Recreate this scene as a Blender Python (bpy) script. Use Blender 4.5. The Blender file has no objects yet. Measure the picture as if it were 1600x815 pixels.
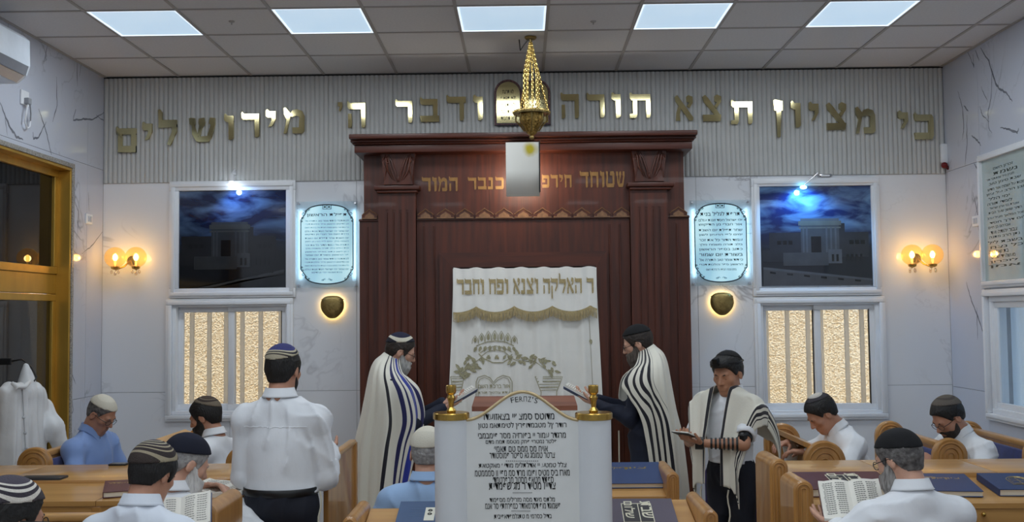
import bpy, bmesh, math, random
import numpy as np
from mathutils import Vector, Matrix
random.seed(7); np.random.seed(7)
SC = bpy.context.scene
COL = SC.collection
R = math.radians
# ---------------------------------------------------------------- camera
CAMZ = 1.83
FPX = 1592.6
_p, _y, _r = 0.0526258, 0.0101796, -0.0104456
_fw = Vector((-math.sin(_y)*math.cos(_p), math.cos(_y)*math.cos(_p), math.sin(_p)))
_rt0 = Vector((math.cos(_y), math.sin(_y), 0)); _up0 = _rt0.cross(_fw)
_rt = math.cos(_r)*_rt0 + math.sin(_r)*_up0
_up = -math.sin(_r)*_rt0 + math.cos(_r)*_up0
cam = bpy.data.cameras.new('camera'); cam.sensor_width = 36; cam.lens = FPX/1600*36
cam.clip_start = .05; cam.clip_end = 200
camo = bpy.data.objects.new('camera', cam); COL.objects.link(camo)
camo.matrix_world = Matrix(((_rt.x, _up.x, -_fw.x, 0), (_rt.y, _up.y, -_fw.y, 0), (_rt.z, _up.z, -_fw.z, CAMZ), (0, 0, 0, 1)))
SC.camera = camo
# ---------------------------------------------------------------- view, world, sun
SC.view_settings.view_transform = 'Standard'; SC.view_settings.look = 'None'
SC.view_settings.gamma = 1.0; SC.view_settings.use_curve_mapping = False
SC.view_settings.exposure = 0.0
CEIL_W = 10.0            # watts of one ceiling panel
CEIL_EMIT = 0.72         # luminance of its diffuser
SUN_E = 10.0
world = bpy.data.worlds.new('world'); SC.world = world; world.use_nodes = True
_n = world.node_tree.nodes; _l = world.node_tree.links
_bg = _n['Background']; _sky = _n.new('ShaderNodeTexSky'); _sky.sky_type = 'NISHITA'
_sky.sun_disc = False; _sky.sun_elevation = R(70); _sky.sun_rotation = R(180)
_l.new(_sky.outputs[0], _bg.inputs[0]); _bg.inputs[1].default_value = 0.42
_s = bpy.data.lights.new('sun', 'SUN'); _s.energy = SUN_E; _s.angle = R(.6); _s.color = (1, .93, .82)
suno = bpy.data.objects.new('sun', _s); COL.objects.link(suno); suno.rotation_euler = (R(19), 0, R(-12))
SC.cycles.use_denoising = True
SC.cycles.max_bounces = 8; SC.cycles.diffuse_bounces = 4; SC.cycles.glossy_bounces = 4
SC.cycles.transparent_max_bounces = 16; SC.cycles.sample_clamp_indirect = 6

def ray(px, py): return _fw*FPX + _rt*(px-800) - _up*(py-407.5)
def at(px, py, Y): d = ray(px, py); d = d*(Y/d.y); return Vector((d.x, d.y, d.z+CAMZ))
def atx(px, py, X): d = ray(px, py); d = d*(X/d.x); return Vector((d.x, d.y, d.z+CAMZ))
def atz(px, py, z): d = ray(px, py); d = d*((z-CAMZ)/d.z); return Vector((d.x, d.y, z))

# ---------------------------------------------------------------- materials
def lin(c):
    return tuple((v/255/12.92 if v/255 <= .04045 else ((v/255+.055)/1.055)**2.4) for v in c)
MATS = {}
def mat(name, rgb, rough=.5, metal=0., var=.06, nscale=8., bump=0., bscale=40., stretch=(1, 1, 1), spec=.5, coat=0., emit=None, es=0., trans=0., rgb2=None, alpha=None, ior=None, sheen=0., detail=4.):
    if name in MATS: return MATS[name]
    m = bpy.data.materials.new(name); m.use_nodes = True
    nt = m.node_tree; b = nt.nodes['Principled BSDF']
    c = lin(rgb); c2 = lin(rgb2) if rgb2 else None
    tc = nt.nodes.new('ShaderNodeTexCoord'); mp = nt.nodes.new('ShaderNodeMapping')
    mp.inputs['Scale'].default_value = stretch
    nt.links.new(tc.outputs['Object'], mp.inputs[0])
    nz = nt.nodes.new('ShaderNodeTexNoise'); nz.inputs['Scale'].default_value = nscale; nz.inputs['Detail'].default_value = detail
    nt.links.new(mp.outputs[0], nz.inputs['Vector'])
    rp = nt.nodes.new('ShaderNodeValToRGB')
    lo = tuple(max(0, v*(1-var)) for v in c) if c2 is None else c
    hi = tuple(min(1, v*(1+var)) for v in c) if c2 is None else c2
    rp.color_ramp.elements[0].color = (*lo, 1); rp.color_ramp.elements[1].color = (*hi, 1)
    rp.color_ramp.elements[0].position = .32; rp.color_ramp.elements[1].position = .68
    nt.links.new(nz.outputs['Fac'], rp.inputs[0]); nt.links.new(rp.outputs[0], b.inputs['Base Color'])
    b.inputs['Roughness'].default_value = rough; b.inputs['Metallic'].default_value = metal
    b.inputs['Specular IOR Level'].default_value = spec; b.inputs['Coat Weight'].default_value = coat
    b.inputs['Transmission Weight'].default_value = trans
    if sheen: b.inputs['Sheen Weight'].default_value = sheen
    if ior: b.inputs['IOR'].default_value = ior
    if alpha is not None: b.inputs['Alpha'].default_value = alpha
    if emit: b.inputs['Emission Color'].default_value = (*lin(emit), 1); b.inputs['Emission Strength'].default_value = es
    if bump:
        n2 = nt.nodes.new('ShaderNodeTexNoise'); n2.inputs['Scale'].default_value = bscale; n2.inputs['Detail'].default_value = 3
        nt.links.new(mp.outputs[0], n2.inputs['Vector'])
        bp = nt.nodes.new('ShaderNodeBump'); bp.inputs['Strength'].default_value = bump; bp.inputs['Distance'].default_value = .01
        nt.links.new(n2.outputs['Fac'], bp.inputs['Height']); nt.links.new(bp.outputs[0], b.inputs['Normal'])
    MATS[name] = m; return m
def glass_mat(name, tint=(255, 255, 255), gloss=.12, rough=.0, rim=.4, haze=0.):
    if name in MATS: return MATS[name]
    m = bpy.data.materials.new(name); m.use_nodes = True; nt = m.node_tree; nt.nodes.clear()
    o = nt.nodes.new('ShaderNodeOutputMaterial'); t = nt.nodes.new('ShaderNodeBsdfTransparent'); g = nt.nodes.new('ShaderNodeBsdfGlossy')
    t.inputs[0].default_value = (*lin(tint), 1); g.inputs['Roughness'].default_value = rough
    mx = nt.nodes.new('ShaderNodeMixShader'); fr = nt.nodes.new('ShaderNodeLayerWeight'); fr.inputs[0].default_value = .5
    pw = nt.nodes.new('ShaderNodeMath'); pw.operation = 'POWER'; pw.inputs[1].default_value = 4; nt.links.new(fr.outputs['Facing'], pw.inputs[0])
    ml = nt.nodes.new('ShaderNodeMath'); ml.operation = 'MULTIPLY_ADD'; ml.inputs[1].default_value = rim; ml.inputs[2].default_value = gloss
    nt.links.new(pw.outputs[0], ml.inputs[0]); nt.links.new(ml.outputs[0], mx.inputs[0])
    nt.links.new(t.outputs[0], mx.inputs[1]); nt.links.new(g.outputs[0], mx.inputs[2]); nt.links.new(mx.outputs[0], o.inputs[0])
    if haze:
        df = nt.nodes.new('ShaderNodeBsdfTranslucent'); df.inputs[0].default_value = (*lin(tint), 1); m2 = nt.nodes.new('ShaderNodeMixShader'); m2.inputs[0].default_value = haze
        nt.links.new(mx.outputs[0], m2.inputs[1]); nt.links.new(df.outputs[0], m2.inputs[2]); nt.links.new(m2.outputs[0], o.inputs[0])
    MATS[name] = m; return m
def wood_mat(name, dark, light, axis, rough=.35, scale=1., coat=.2):
    if name in MATS: return MATS[name]
    st = [14*scale, 14*scale, 14*scale]; st[axis] = .9*scale
    return mat(name, dark, rough, rgb2=light, nscale=1.6, stretch=tuple(st), bump=.05, bscale=4, coat=coat, detail=6)
def marble_mat(name, base, vein, seed, rough=.1):
    m = bpy.data.materials.new(name); m.use_nodes = True; nt = m.node_tree; b = nt.nodes['Principled BSDF']; N = nt.nodes.new; L = nt.links.new
    tc = N('ShaderNodeTexCoord'); mp = N('ShaderNodeMapping'); mp.inputs['Location'].default_value = (seed*3.1, seed*1.7, seed*2.3); mp.inputs['Rotation'].default_value = (.3, .7, .2); L(tc.outputs['Object'], mp.inputs[0])
    out = None
    for sc, wd, am, dist in ((.75, .010, .9, 1.2), (1.7, .012, .35, .8)):
        nz = N('ShaderNodeTexNoise'); nz.inputs['Scale'].default_value = sc; nz.inputs['Detail'].default_value = 5; nz.inputs['Roughness'].default_value = .55; nz.inputs['Distortion'].default_value = dist; L(mp.outputs[0], nz.inputs['Vector'])
        s = N('ShaderNodeMath'); s.operation = 'SUBTRACT'; s.inputs[1].default_value = .5; L(nz.outputs['Fac'], s.inputs[0])
        a = N('ShaderNodeMath'); a.operation = 'ABSOLUTE'; L(s.outputs[0], a.inputs[0])
        mr = N('ShaderNodeMapRange'); mr.inputs[1].default_value = 0; mr.inputs[2].default_value = wd; mr.inputs[3].default_value = am; mr.inputs[4].default_value = 0; L(a.outputs[0], mr.inputs[0])
        # fade the veins in and out
        n2 = N('ShaderNodeTexNoise'); n2.inputs['Scale'].default_value = 1.1; L(mp.outputs[0], n2.inputs['Vector'])
        m2 = N('ShaderNodeMapRange'); m2.inputs[1].default_value = .5; m2.inputs[2].default_value = .68; L(n2.outputs['Fac'], m2.inputs[0])
        mu = N('ShaderNodeMath'); mu.operation = 'MULTIPLY'; L(mr.outputs[0], mu.inputs[0]); L(m2.outputs[0], mu.inputs[1])
        if out is None: out = mu.outputs[0]
        else:
            ad = N('ShaderNodeMath'); ad.operation = 'MAXIMUM'; L(out, ad.inputs[0]); L(mu.outputs[0], ad.inputs[1]); out = ad.outputs[0]
    mix = N('ShaderNodeMix'); mix.data_type = 'RGBA'; mix.inputs[6].default_value = (*lin(base), 1); mix.inputs[7].default_value = (*lin(vein), 1)
    L(out, mix.inputs[0]); L(mix.outputs[2], b.inputs['Base Color']); b.inputs['Roughness'].default_value = rough
    MATS[name] = m; return m

# ---------------------------------------------------------------- objects
WM = {}
def wm(o): return WM.get(o.name, Matrix.Identity(4)) if o else Matrix.Identity(4)
def tag(o, label=None, cat=None, group=None, kind=None):
    if label: o['label'] = label
    if cat: o['category'] = cat
    if group: o['group'] = group
    if kind: o['kind'] = kind
    return o
def empty(name, loc=(0, 0, 0), rz=0., parent=None):
    o = bpy.data.objects.new(name, None); COL.objects.link(o); o.empty_display_size = .1
    m = Matrix.Translation(Vector(loc)) @ Matrix.Rotation(rz, 4, 'Z')
    WM[o.name] = m
    if parent: o.parent = parent; o.matrix_local = wm(parent).inverted() @ m
    else: o.matrix_local = m
    return o
def thing(name, loc, label, cat, group=None, rz=0.):
    return tag(empty(name, loc, rz), label, cat, group)
def addobj(name, me, parent=None, M=None, mats=None):
    """me in coordinates of M (world matrix of the object; default: the parent's)"""
    o = bpy.data.objects.new(name, me); COL.objects.link(o)
    if M is None: M = wm(parent)
    WM[o.name] = M
    if parent: o.parent = parent; o.matrix_local = wm(parent).inverted() @ M
    else: o.matrix_local = M
    return o
class MB:
    def __init__(s): s.v = []; s.f = []; s.mi = []; s.cur = 0
    def add(s, vs, fs):
        n = len(s.v); s.v += [tuple(v) for v in vs]
        for f in fs: s.f.append([i+n for i in f]); s.mi.append(s.cur)
        return s
    def box(s, x0, x1, y0, y1, z0, z1):
        vs = [(x, y, z) for z in (z0, z1) for y in (y0, y1) for x in (x0, x1)]
        return s.add(vs, [(0, 2, 3, 1), (4, 5, 7, 6), (0, 1, 5, 4), (2, 6, 7, 3), (0, 4, 6, 2), (1, 3, 7, 5)])
    def bbox(s, x0, x1, y0, y1, z0, z1, b=.004):
        """box with chamfered edges"""
        bm = bmesh.new(); bmesh.ops.create_cube(bm, size=1)
        for v in bm.verts: v.co = Vector(((x0+x1)/2+v.co.x*(x1-x0), (y0+y1)/2+v.co.y*(y1-y0), (z0+z1)/2+v.co.z*(z1-z0)))
        b = min(b, abs(x1-x0)*.45, abs(y1-y0)*.45, abs(z1-z0)*.45)
        bmesh.ops.bevel(bm, geom=bm.edges[:], offset=b, segments=2, affect='EDGES', profile=.5)
        return s.bm(bm)
    def bm(s, bm, M=None):
        bm.verts.ensure_lookup_table(); bm.verts.index_update()
        vs = [(M @ v.co if M else v.co.copy()) for v in bm.verts]; fs = [[v.index for v in f.verts] for f in bm.faces]
        bm.free(); return s.add(vs, fs)
    def prism(s, pts, d0, d1, axis='y'):
        """2-D outline extruded: axis y -> pts are (x,z); x -> (y,z); z -> (x,y)"""
        def P(p, d):
            return {'y': (p[0], d, p[1]), 'x': (d, p[0], p[1]), 'z': (p[0], p[1], d)}[axis]
        n = len(pts); vs = [P(p, d0) for p in pts]+[P(p, d1) for p in pts]
        fs = [tuple(range(n)), tuple(range(2*n-1, n-1, -1))]+[(i, i+n, (i+1) % n+n, (i+1) % n) for i in range(n)]
        return s.add(vs, fs)
    def tube(s, pts, r, n=8, cap=True, closed=False):
        pts = [Vector(p) for p in pts]; rr = r if isinstance(r, (list, tuple)) else [r]*len(pts)
        N = len(pts); rings = []
        t0 = (pts[1]-pts[0]).normalized(); u = t0.orthogonal().normalized()
        for i, p in enumerate(pts):
            a = pts[i-1] if (i > 0 or closed) else p; b = pts[(i+1) % N] if (i < N-1 or closed) else p
            t = (b-a).normalized(); u = (u-t*u.dot(t)); u = u.normalized() if u.length > 1e-6 else t.orthogonal().normalized(); w = t.cross(u)
            rings.append([p+(u*math.cos(2*math.pi*k/n)+w*math.sin(2*math.pi*k/n))*rr[i] for k in range(n)])
        vs = [v for q in rings for v in q]; fs = []
        for i in range(N if closed else N-1):
            j = (i+1) % N
            for k in range(n): fs.append((i*n+k, i*n+(k+1) % n, j*n+(k+1) % n, j*n+k))
        if cap and not closed: fs += [tuple(range(n-1, -1, -1)), tuple((N-1)*n+k for k in range(n))]
        return s.add(vs, fs)
    def lathe(s, prof, c=(0, 0, 0), n=24, M=None, a0=0., a1=2*math.pi):
        full = abs(a1-a0-2*math.pi) < 1e-6; m = n if full else n+1
        vs = []; c = Vector(c)
        for (r, z) in prof:
            for k in range(m):
                a = a0+(a1-a0)*k/n; v = Vector((r*math.cos(a), r*math.sin(a), z)); v = M @ v if M else v
                vs.append(v+c)
        fs = []
        for i in range(len(prof)-1):
            for k in range(n):
                j = (k+1) % m; fs.append((i*m+k, i*m+j, (i+1)*m+j, (i+1)*m+k))
        if full:
            if prof[0][0] > 1e-5: fs.append(tuple(range(m-1, -1, -1)))
            if prof[-1][0] > 1e-5: fs.append(tuple((len(prof)-1)*m+k for k in range(m)))
        return s.add(vs, fs)
    def ball(s, c, r, n=12, sc=(1, 1, 1)):
        prof = [(math.sin(math.pi*i/n)*1, -math.cos(math.pi*i/n)) for i in range(n+1)]
        vs = []; m = n*2
        M = Matrix.Diagonal((r*sc[0], r*sc[1], r*sc[2]))
        return s.lathe([(max(p, 0), z) for p, z in prof], c, m, M)
    def grid(s, P, closed_u=False):
        """P[i][j] points -> quad sheet"""
        a, b = len(P), len(P[0]); vs = [v for row in P for v in row]; fs = []
        for i in range(a-1):
            for j in range(b if closed_u else b-1):
                k = (j+1) % b; fs.append((i*b+j, i*b+k, (i+1)*b+k, (i+1)*b+j))
        return s.add(vs, fs)
    def mesh(s, name, mats, smooth=None, M=None):
        me = bpy.data.meshes.new(name)
        vs = s.v if M is None else [tuple(M @ Vector(v)) for v in s.v]
        me.from_pydata(vs, [], s.f)
        if not isinstance(mats, (list, tuple)): mats = [mats]
        for m in mats: me.materials.append(m)
        if len(mats) > 1: me.polygons.foreach_set('material_index', s.mi)
        bm = bmesh.new(); bm.from_mesh(me); bmesh.ops.recalc_face_normals(bm, faces=bm.faces)
        if smooth is not None:
            for f in bm.faces: f.smooth = True
            if smooth < 179:
                c = math.cos(R(smooth))
                for e in bm.edges:
                    if len(e.link_faces) == 2 and e.link_faces[0].normal.dot(e.link_faces[1].normal) < c: e.smooth = False
        bm.to_mesh(me); bm.free(); me.update()
        return me
    def build(s, name, mats, parent=None, smooth=None):
        """vertices are world coordinates"""
        M = wm(parent)
        if not parent:
            v = np.array(s.v); c = Vector(((v[:, 0].min()+v[:, 0].max())/2, (v[:, 1].min()+v[:, 1].max())/2, v[:, 2].min())); M = Matrix.Translation(c)
        return addobj(name, s.mesh(name, mats, smooth, M.inverted()), parent, M)
def local(o, mb, name, mats, smooth=None):
    """vertices in the parent's own coordinates"""
    return addobj(name, mb.mesh(name, mats, smooth), o)
def copy_tree(o, parent=None, loc=None, rz=None):
    c = o.copy(); COL.objects.link(c); c.parent = parent
    M = wm(o)
    if loc is not None: M = Matrix.Translation(Vector(loc)) @ Matrix.Rotation(rz or 0, 4, 'Z')
    elif parent is not None: M = wm(parent) @ o.matrix_local
    WM[c.name] = M
    c.matrix_local = o.matrix_local if parent else M
    for ch in list(o.children): copy_tree(ch, c)
    return c

_TC = {}
def text_geo(s):
    if s in _TC: return _TC[s]
    cu = bpy.data.curves.new('t', 'FONT'); cu.body = s; cu.fill_mode = 'FRONT'; cu.resolution_u = 2; cu.offset = .012 if len(s) > 1 else 0.
    o = bpy.data.objects.new('t', cu); me = bpy.data.meshes.new_from_object(o)
    v = np.array([p.co[:2] for p in me.vertices]) if len(me.vertices) else np.zeros((0, 2)); f = [list(p.vertices) for p in me.polygons]
    bpy.data.objects.remove(o); bpy.data.meshes.remove(me); bpy.data.curves.remove(cu)
    _TC[s] = (v, f); return v, f
def text2d(s, x0, x1, y0, y1):
    """glyph triangles fitted into a box -> (list of 2d points, faces)"""
    v, f = text_geo(s)
    if not len(v): return [], []
    a = v.min(0); b = v.max(0); sx = (x1-x0)/max(b[0]-a[0], 1e-6); sy = (y1-y0)/max(b[1]-a[1], 1e-6)
    return [(x0+(p[0]-a[0])*sx, y0+(p[1]-a[1])*sy) for p in v], f
# ---------------------------------------------------------------- constants of the room
XL, XR, YB, YF, ZC = -3.43, 3.45, 8.28, -3.2, 3.816
def wp(px, py): return at(px, py, YB)
m_white = mat('white_paint', (226, 226, 224), .6)
m_pvc = mat('white_pvc', (236, 238, 242), .35, var=.02)
m_flute = mat('fluted_panel', (194, 194, 192), .5, var=.03)
m_ceil = mat('mineral_tile', (222, 222, 224), .9, var=.03, nscale=60, bump=.15, bscale=300)
m_bar = mat('grid_metal', (176, 172, 170), .5, var=.02)
m_gold = mat('gold_mirror', (208, 196, 148), .10, 1., var=.02)
m_gold2 = mat('gold_edge', (150, 132, 84), .3, 1.)
m_brass = mat('brass', (196, 160, 84), .25, 1., var=.08, nscale=20)
m_goldframe = mat('gold_anodised', (200, 158, 70), .32, .6, var=.12, nscale=6, stretch=(1, 1, .3))
m_chrome = mat('chrome', (200, 200, 205), .15, 1.)
m_black = mat('black_plastic', (22, 22, 24), .45)
m_ink = mat('black_ink', (24, 24, 26), .6)
m_ark = wood_mat('mahogany', (60, 23, 10), (88, 37, 16), 2, .46, 1.3, .06)
m_arkh = wood_mat('mahogany_across', (62, 24, 11), (86, 36, 16), 0, .44, 1.3, .08)
m_wood = wood_mat('oak_along', (180, 132, 74), (204, 156, 94), 0, .34, .55, .3)
m_woody = wood_mat('oak_deep', (176, 126, 68), (200, 150, 90), 1, .34, .55, .3)
m_woodz = wood_mat('oak_upright', (166, 114, 58), (194, 142, 80), 2, .34, .6, .35)
m_mb = [marble_mat('marble_%d' % i, (230, 232, 237), (168, 168, 174), i*1.37+.4) for i in range(5)]
m_mside = [marble_mat('marble_side_%d' % i, (200, 204, 216), (92, 94, 104), i*2.1+5.2) for i in range(3)]  # same marble as the back wall, side walls' shade put into its darker base
m_joint = mat('joint_grey', (168, 170, 174), .7)

# ---------------------------------------------------------------- floor and shell
flo = MB().box(XL, XR, YF, YB, -.1, -.008).build('floor', mat('floor_screed', (150, 146, 138), .7)); tag(flo, kind='structure')
tile_me = MB().bbox(-.296, .296, -.296, .296, -.004, .004, .002).mesh('floor_tile', mat('terrazzo', (202, 196, 184), .25, var=.1, nscale=90))
ny = 0
for i in range(12):
    for j in range(9):
        x = XL+.3+.6*i; y = YB-.3-.6*j
        if x+.296 > XR: continue
        addobj('floor_tile', tile_me, flo, Matrix.Translation((x, y, -.004)))
def rects_minus(r, holes):
    out = [r]
    for (a, b, c, d) in holes:
        nx = []
        for (x0, x1, z0, z1) in out:
            if a >= x1 or b <= x0 or c >= z1 or d <= z0: nx.append((x0, x1, z0, z1)); continue
            if a > x0: nx.append((x0, a, z0, z1))
            if b < x1: nx.append((b, x1, z0, z1))
            aa, bb = max(a, x0), min(b, x1)
            if c > z0: nx.append((aa, bb, z0, c))
            if d < z1: nx.append((aa, bb, d, z1))
        out = nx
    return out
# window and picture rectangles on the back wall (x0,x1,z0,z1)
def brect(pxl, pxr, pyt, pyb):
    a = wp(pxl, (pyt+pyb)/2); b = wp(pxr, (pyt+pyb)/2); t = wp((pxl+pxr)/2, pyt); d = wp((pxl+pxr)/2, pyb)
    return (a.x, b.x, d.z, t.z)
PIC = [brect(266, 463, 283, 465), brect(1174, 1374, 278, 462)]
PICIN = [brect(281, 448.5, 295.5, 452), brect(1187, 1363, 290, 446)]
WIN = [brect(260, 459, 466, 657), brect(1179, 1384, 463, 655)]
WINH = [brect(272, 450, 475, 643), brect(1190, 1372, 472, 642)]
zfl = wp(800, 279).z; zjt = wp(800, 607).z
wb = MB()
for q in rects_minus((XL-.2, XR+.2, -.1, ZC+.3), WINH): wb.box(q[0], q[1], YB+.012, YB+.2, q[2], q[3])
wall_back = tag(wb.build('wall_back', m_joint), kind='structure')
holes = [tuple(h) for h in WINH]
k = 0
xs = [XL, (WIN[0][0]+WIN[0][1])/2+.0, -1.35, 1.42, (WIN[1][0]+WIN[1][1])/2, XR]
for i in range(5):
    for (z0, z1) in ((0, zjt), (zjt, zfl)):
        for q in rects_minus((xs[i]+.0015, xs[i+1]-.0015, z0+.0015, z1-.0015), holes):
            o = MB().box(q[0], q[1], YB, YB+.011, q[2], q[3]).build('marble_slab', m_mb[(i*2+k) % 5], wall_back); k += 1
# fluted band: panels of seven flutes
pitch = .0385; npan = 26; pw = (XR-XL)/npan; nf = 7; fp = pw/nf
prof = []
for i in range(nf):
    for t in range(9):
        u = t/8; prof.append((i*fp+u*fp*.98, -.004-.012*math.sin(math.pi*u)**.7))
pts = [(x, y) for x, y in prof]+[(nf*fp-.0006, 0), (0, 0)]
fl_me = MB().prism(pts, 0, ZC-.012-zfl, 'z').mesh('fluted_panel', m_flute, 35)
for i in range(npan):
    addobj('fluted_panel', fl_me, wall_back, Matrix.Translation((XL+i*pw, YB, zfl)))
tag(MB().box(XL, XR, YB-.012, YB, ZC-.012, ZC).build('trim_1', m_black), kind='structure')

# side walls -------------------------------------------------------------
GW = (atx(112, 260, XL).y, 4.2)   # gold window: far and near edge in Y
gzt = atx(110, 262, XL).z; 
gz0 = .72
RWY = (atx(1536, 300, XR).y, 4.9); rzt = atx(1537, 242, XR).z; rz0 = atx(1549, 655, XR).z; rzm = atx(1548, 452, XR).z
def side_wall(name, X, s, holes, jz, jy, seeds):
    w = MB()
    for q in rects_minus((YF, YB+.2, -.1, ZC+.3), holes): w.box(X+s*.012, X+s*.2, q[0], q[1], q[2], q[3])
    o = tag(w.build(name, m_joint), kind='structure')
    n = 0
    for a in range(len(jy)-1):
        for b in range(len(jz)-1):
            for q in rects_minus((jy[a]+.0015, jy[a+1]-.0015, jz[b]+.0015, jz[b+1]-.0015), holes):
                MB().box(X, X+s*.011, q[0], q[1], q[2], q[3]).build('marble_slab', m_mside[n % 3], o); n += 1
    return o
zs1 = atx(150, 262, XL).z
wall_left = side_wall('wall_left', XL, -1, [(GW[1], GW[0], gz0, gzt)], [0, 1.22, zs1, ZC], [YF, 0, 2.4, 4.2, GW[0]+.28, YB], 0)
zs2 = atx(1490, 265, XR).z
wall_right = side_wall('wall_right', XR, 1, [(RWY[1]+.05, RWY[0]-.07, rz0+.06, rzm-.03)], [0, 1.22, zs2, ZC], [YF, 0, 2.4, 4.9, RWY[0]+.03, YB], 1)
tag(MB().box(XL-.2, XR+.2, YF-.2, YF, -.1, ZC+.3).build('wall_front', m_white), kind='structure')

# marble veins that stand out on the side walls (inlaid colour bands of the slabs)
m_vein = mat('vein_grey', (118, 120, 130), .15, var=.2, nscale=14)
def vein(wall, X, s, pix, w):
    P = [atx(px, py, X) for px, py in pix]
    pts = []
    for a, b in zip(P[:-1], P[1:]):
        for t in range(6): pts.append(a.lerp(b, t/6))
    pts.append(P[-1]); L = []; Rr = []
    for i, p in enumerate(pts):
        d = (pts[min(i+1, len(pts)-1)]-pts[max(i-1, 0)]).normalized(); n = Vector((0, -d.z, d.y))
        ww = w*(.35+.65*math.sin(math.pi*i/(len(pts)-1)))*(.75+.5*random.random()); p = p+n*random.uniform(-.004, .004)
        L.append(p+n*ww-Vector((s*.0008, 0, 0))); Rr.append(p-n*ww-Vector((s*.0008, 0, 0)))
    m = MB(); m.grid([L, Rr]); m.build('marble_vein', m_vein, wall)
for pix, w in (([(74, 72), (68, 100)], .004), ([(120, 95), (121, 135)], .004), ([(127, 98), (124, 120)], .003), ([(88, 120), (89, 165), (82, 190)], .005), ([(60, 170), (72, 205), (80, 242)], .007), ([(72, 190), (60, 215), (52, 216), (51, 206)], .007),
               ([(0, 160), (14, 196), (26, 214), (36, 218)], .010), ([(118, 170), (114, 188), (130, 186), (145, 187), (163, 175)], .007), ([(150, 180), (164, 190)], .004), ([(115, 310), (122, 330), (121, 368)], .005), ([(138, 300), (139, 330)], .003),
               ([(160, 362), (142, 385), (128, 396)], .004), ([(107, 570), (118, 600)], .004), ([(112, 615), (114, 640), (108, 660)], .004), ([(7, 175), (11, 212)], .003)):
    vein(wall_left, XL, -1, pix, w)
for pix, w in (([(1497, 142), (1504, 170), (1506, 200), (1504, 218)], .006), ([(1512, 80), (1522, 105), (1520, 85)], .005), ([(1524, 78), (1530, 95)], .006), ([(1532, 75), (1545, 95), (1556, 130), (1561, 138), (1572, 145), (1582, 158)], .009), ([(1550, 100), (1549, 150), (1544, 175), (1545, 200), (1550, 208)], .005),
               ([(1531, 165), (1535, 180), (1546, 190)], .004), ([(1533, 135), (1544, 160)], .003), ([(1506, 165), (1513, 174)], .007), ([(1511, 180), (1511, 225), (1508, 258)], .006), ([(1518, 212), (1526, 218), (1533, 227)], .007), ([(1522, 256), (1531, 268)], .006),
               ([(1563, 199), (1575, 202), (1590, 207), (1592, 200)], .008), ([(1520, 300), (1527, 330), (1529, 360)], .005), ([(1510, 440), (1518, 470), (1530, 500), (1540, 530)], .007), ([(1526, 480), (1528, 530)], .004)):
    vein(wall_right, XR, 1, pix, w)

# ---------------------------------------------------------------- ceiling
ceil = tag(MB().box(XL-.2, XR+.2, YF-.2, YB+.2, ZC+.1, ZC+.2).build('ceiling', m_ceil), kind='structure')
GX0 = -2.81512; ROW1 = YB-.6154
cols_x = [XL]+[GX0+.6*i for i in range(11)]+[XR]
rows_y = [YB]+[ROW1-.6*i for i in range(20)]
LIGHT_COLS = (1, 3, 5, 7, 9); LIGHT_ROWS = (2, 7, 12, 17)
tiles = {}
for j in range(len(rows_y)-1):
    for i in range(len(cols_x)-1):
        x0, x1, y1, y0 = cols_x[i], cols_x[i+1], rows_y[j], max(rows_y[j+1], YF)
        if j in LIGHT_ROWS and i in LIGHT_COLS: continue
        if j > 8: continue
        key = (round(x1-x0, 3), round(y1-y0, 3))
        if key not in tiles:
            a, b = (x1-x0)/2-.006, (y1-y0)/2-.006; tiles[key] = MB().bbox(-a, a, -b, b, 0, .015, .004).mesh('ceiling_tile', m_ceil)
        addobj('ceiling_tile', tiles[key], ceil, Matrix.Translation(((x0+x1)/2, (y0+y1)/2, ZC+.004)))
# plain continuation behind the camera
hb = []
cm = MB()
for q in rects_minus((XL, XR, YF, rows_y[9]), [(cols_x[i], cols_x[i+1], rows_y[j+1], rows_y[j]) for j in LIGHT_ROWS if j > 8 for i in LIGHT_COLS]): cm.box(q[0], q[1], q[2], q[3], ZC+.004, ZC+.019)
cm.build('ceiling_board', m_ceil, ceil)
for x in cols_x[1:-1]: MB().box(x-.011, x+.011, rows_y[9], YB, ZC-.002, ZC+.03).build('grid_bar', m_bar, ceil)
for y in rows_y[1:10]: MB().box(XL, XR, y-.009, y+.009, ZC-.0015, ZC+.029).build('grid_bar', m_bar, ceil)
for (a, b) in ((XL, XL+.022), (XR-.022, XR)): MB().box(a, b, rows_y[9], YB, ZC-.003, ZC+.004).build('edge_bar', m_bar, ceil)
for (px, py) in ((362, 34), (927, 34)):
    p = atz(px, py, ZC)
    t = thing('sprinkler_head', p, 'small round sprinkler head in the ceiling tile %s' % ('between the first and second light panels from the gold window' if px < 500 else 'between the middle light panel and the one towards the white wall unit'), 'sprinkler')
    t['label'] = 'tiny round sprinkler head between the first two ceiling lights from the gold window' if px < 500 else 'tiny round sprinkler head just past the hanging lamp side of the middle ceiling light'
    local(t, MB().lathe([(0, -.004), (.016, -.004), (.02, 0), (.02, .004)], n=16), 'plate', m_bar, 40)
    local(t, MB().lathe([(0, -.018), (.005, -.018), (.005, -.004)], n=10), 'nozzle', m_chrome, 40)
m_diff = bpy.data.materials.new('light_diffuser'); m_diff.use_nodes = True
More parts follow.
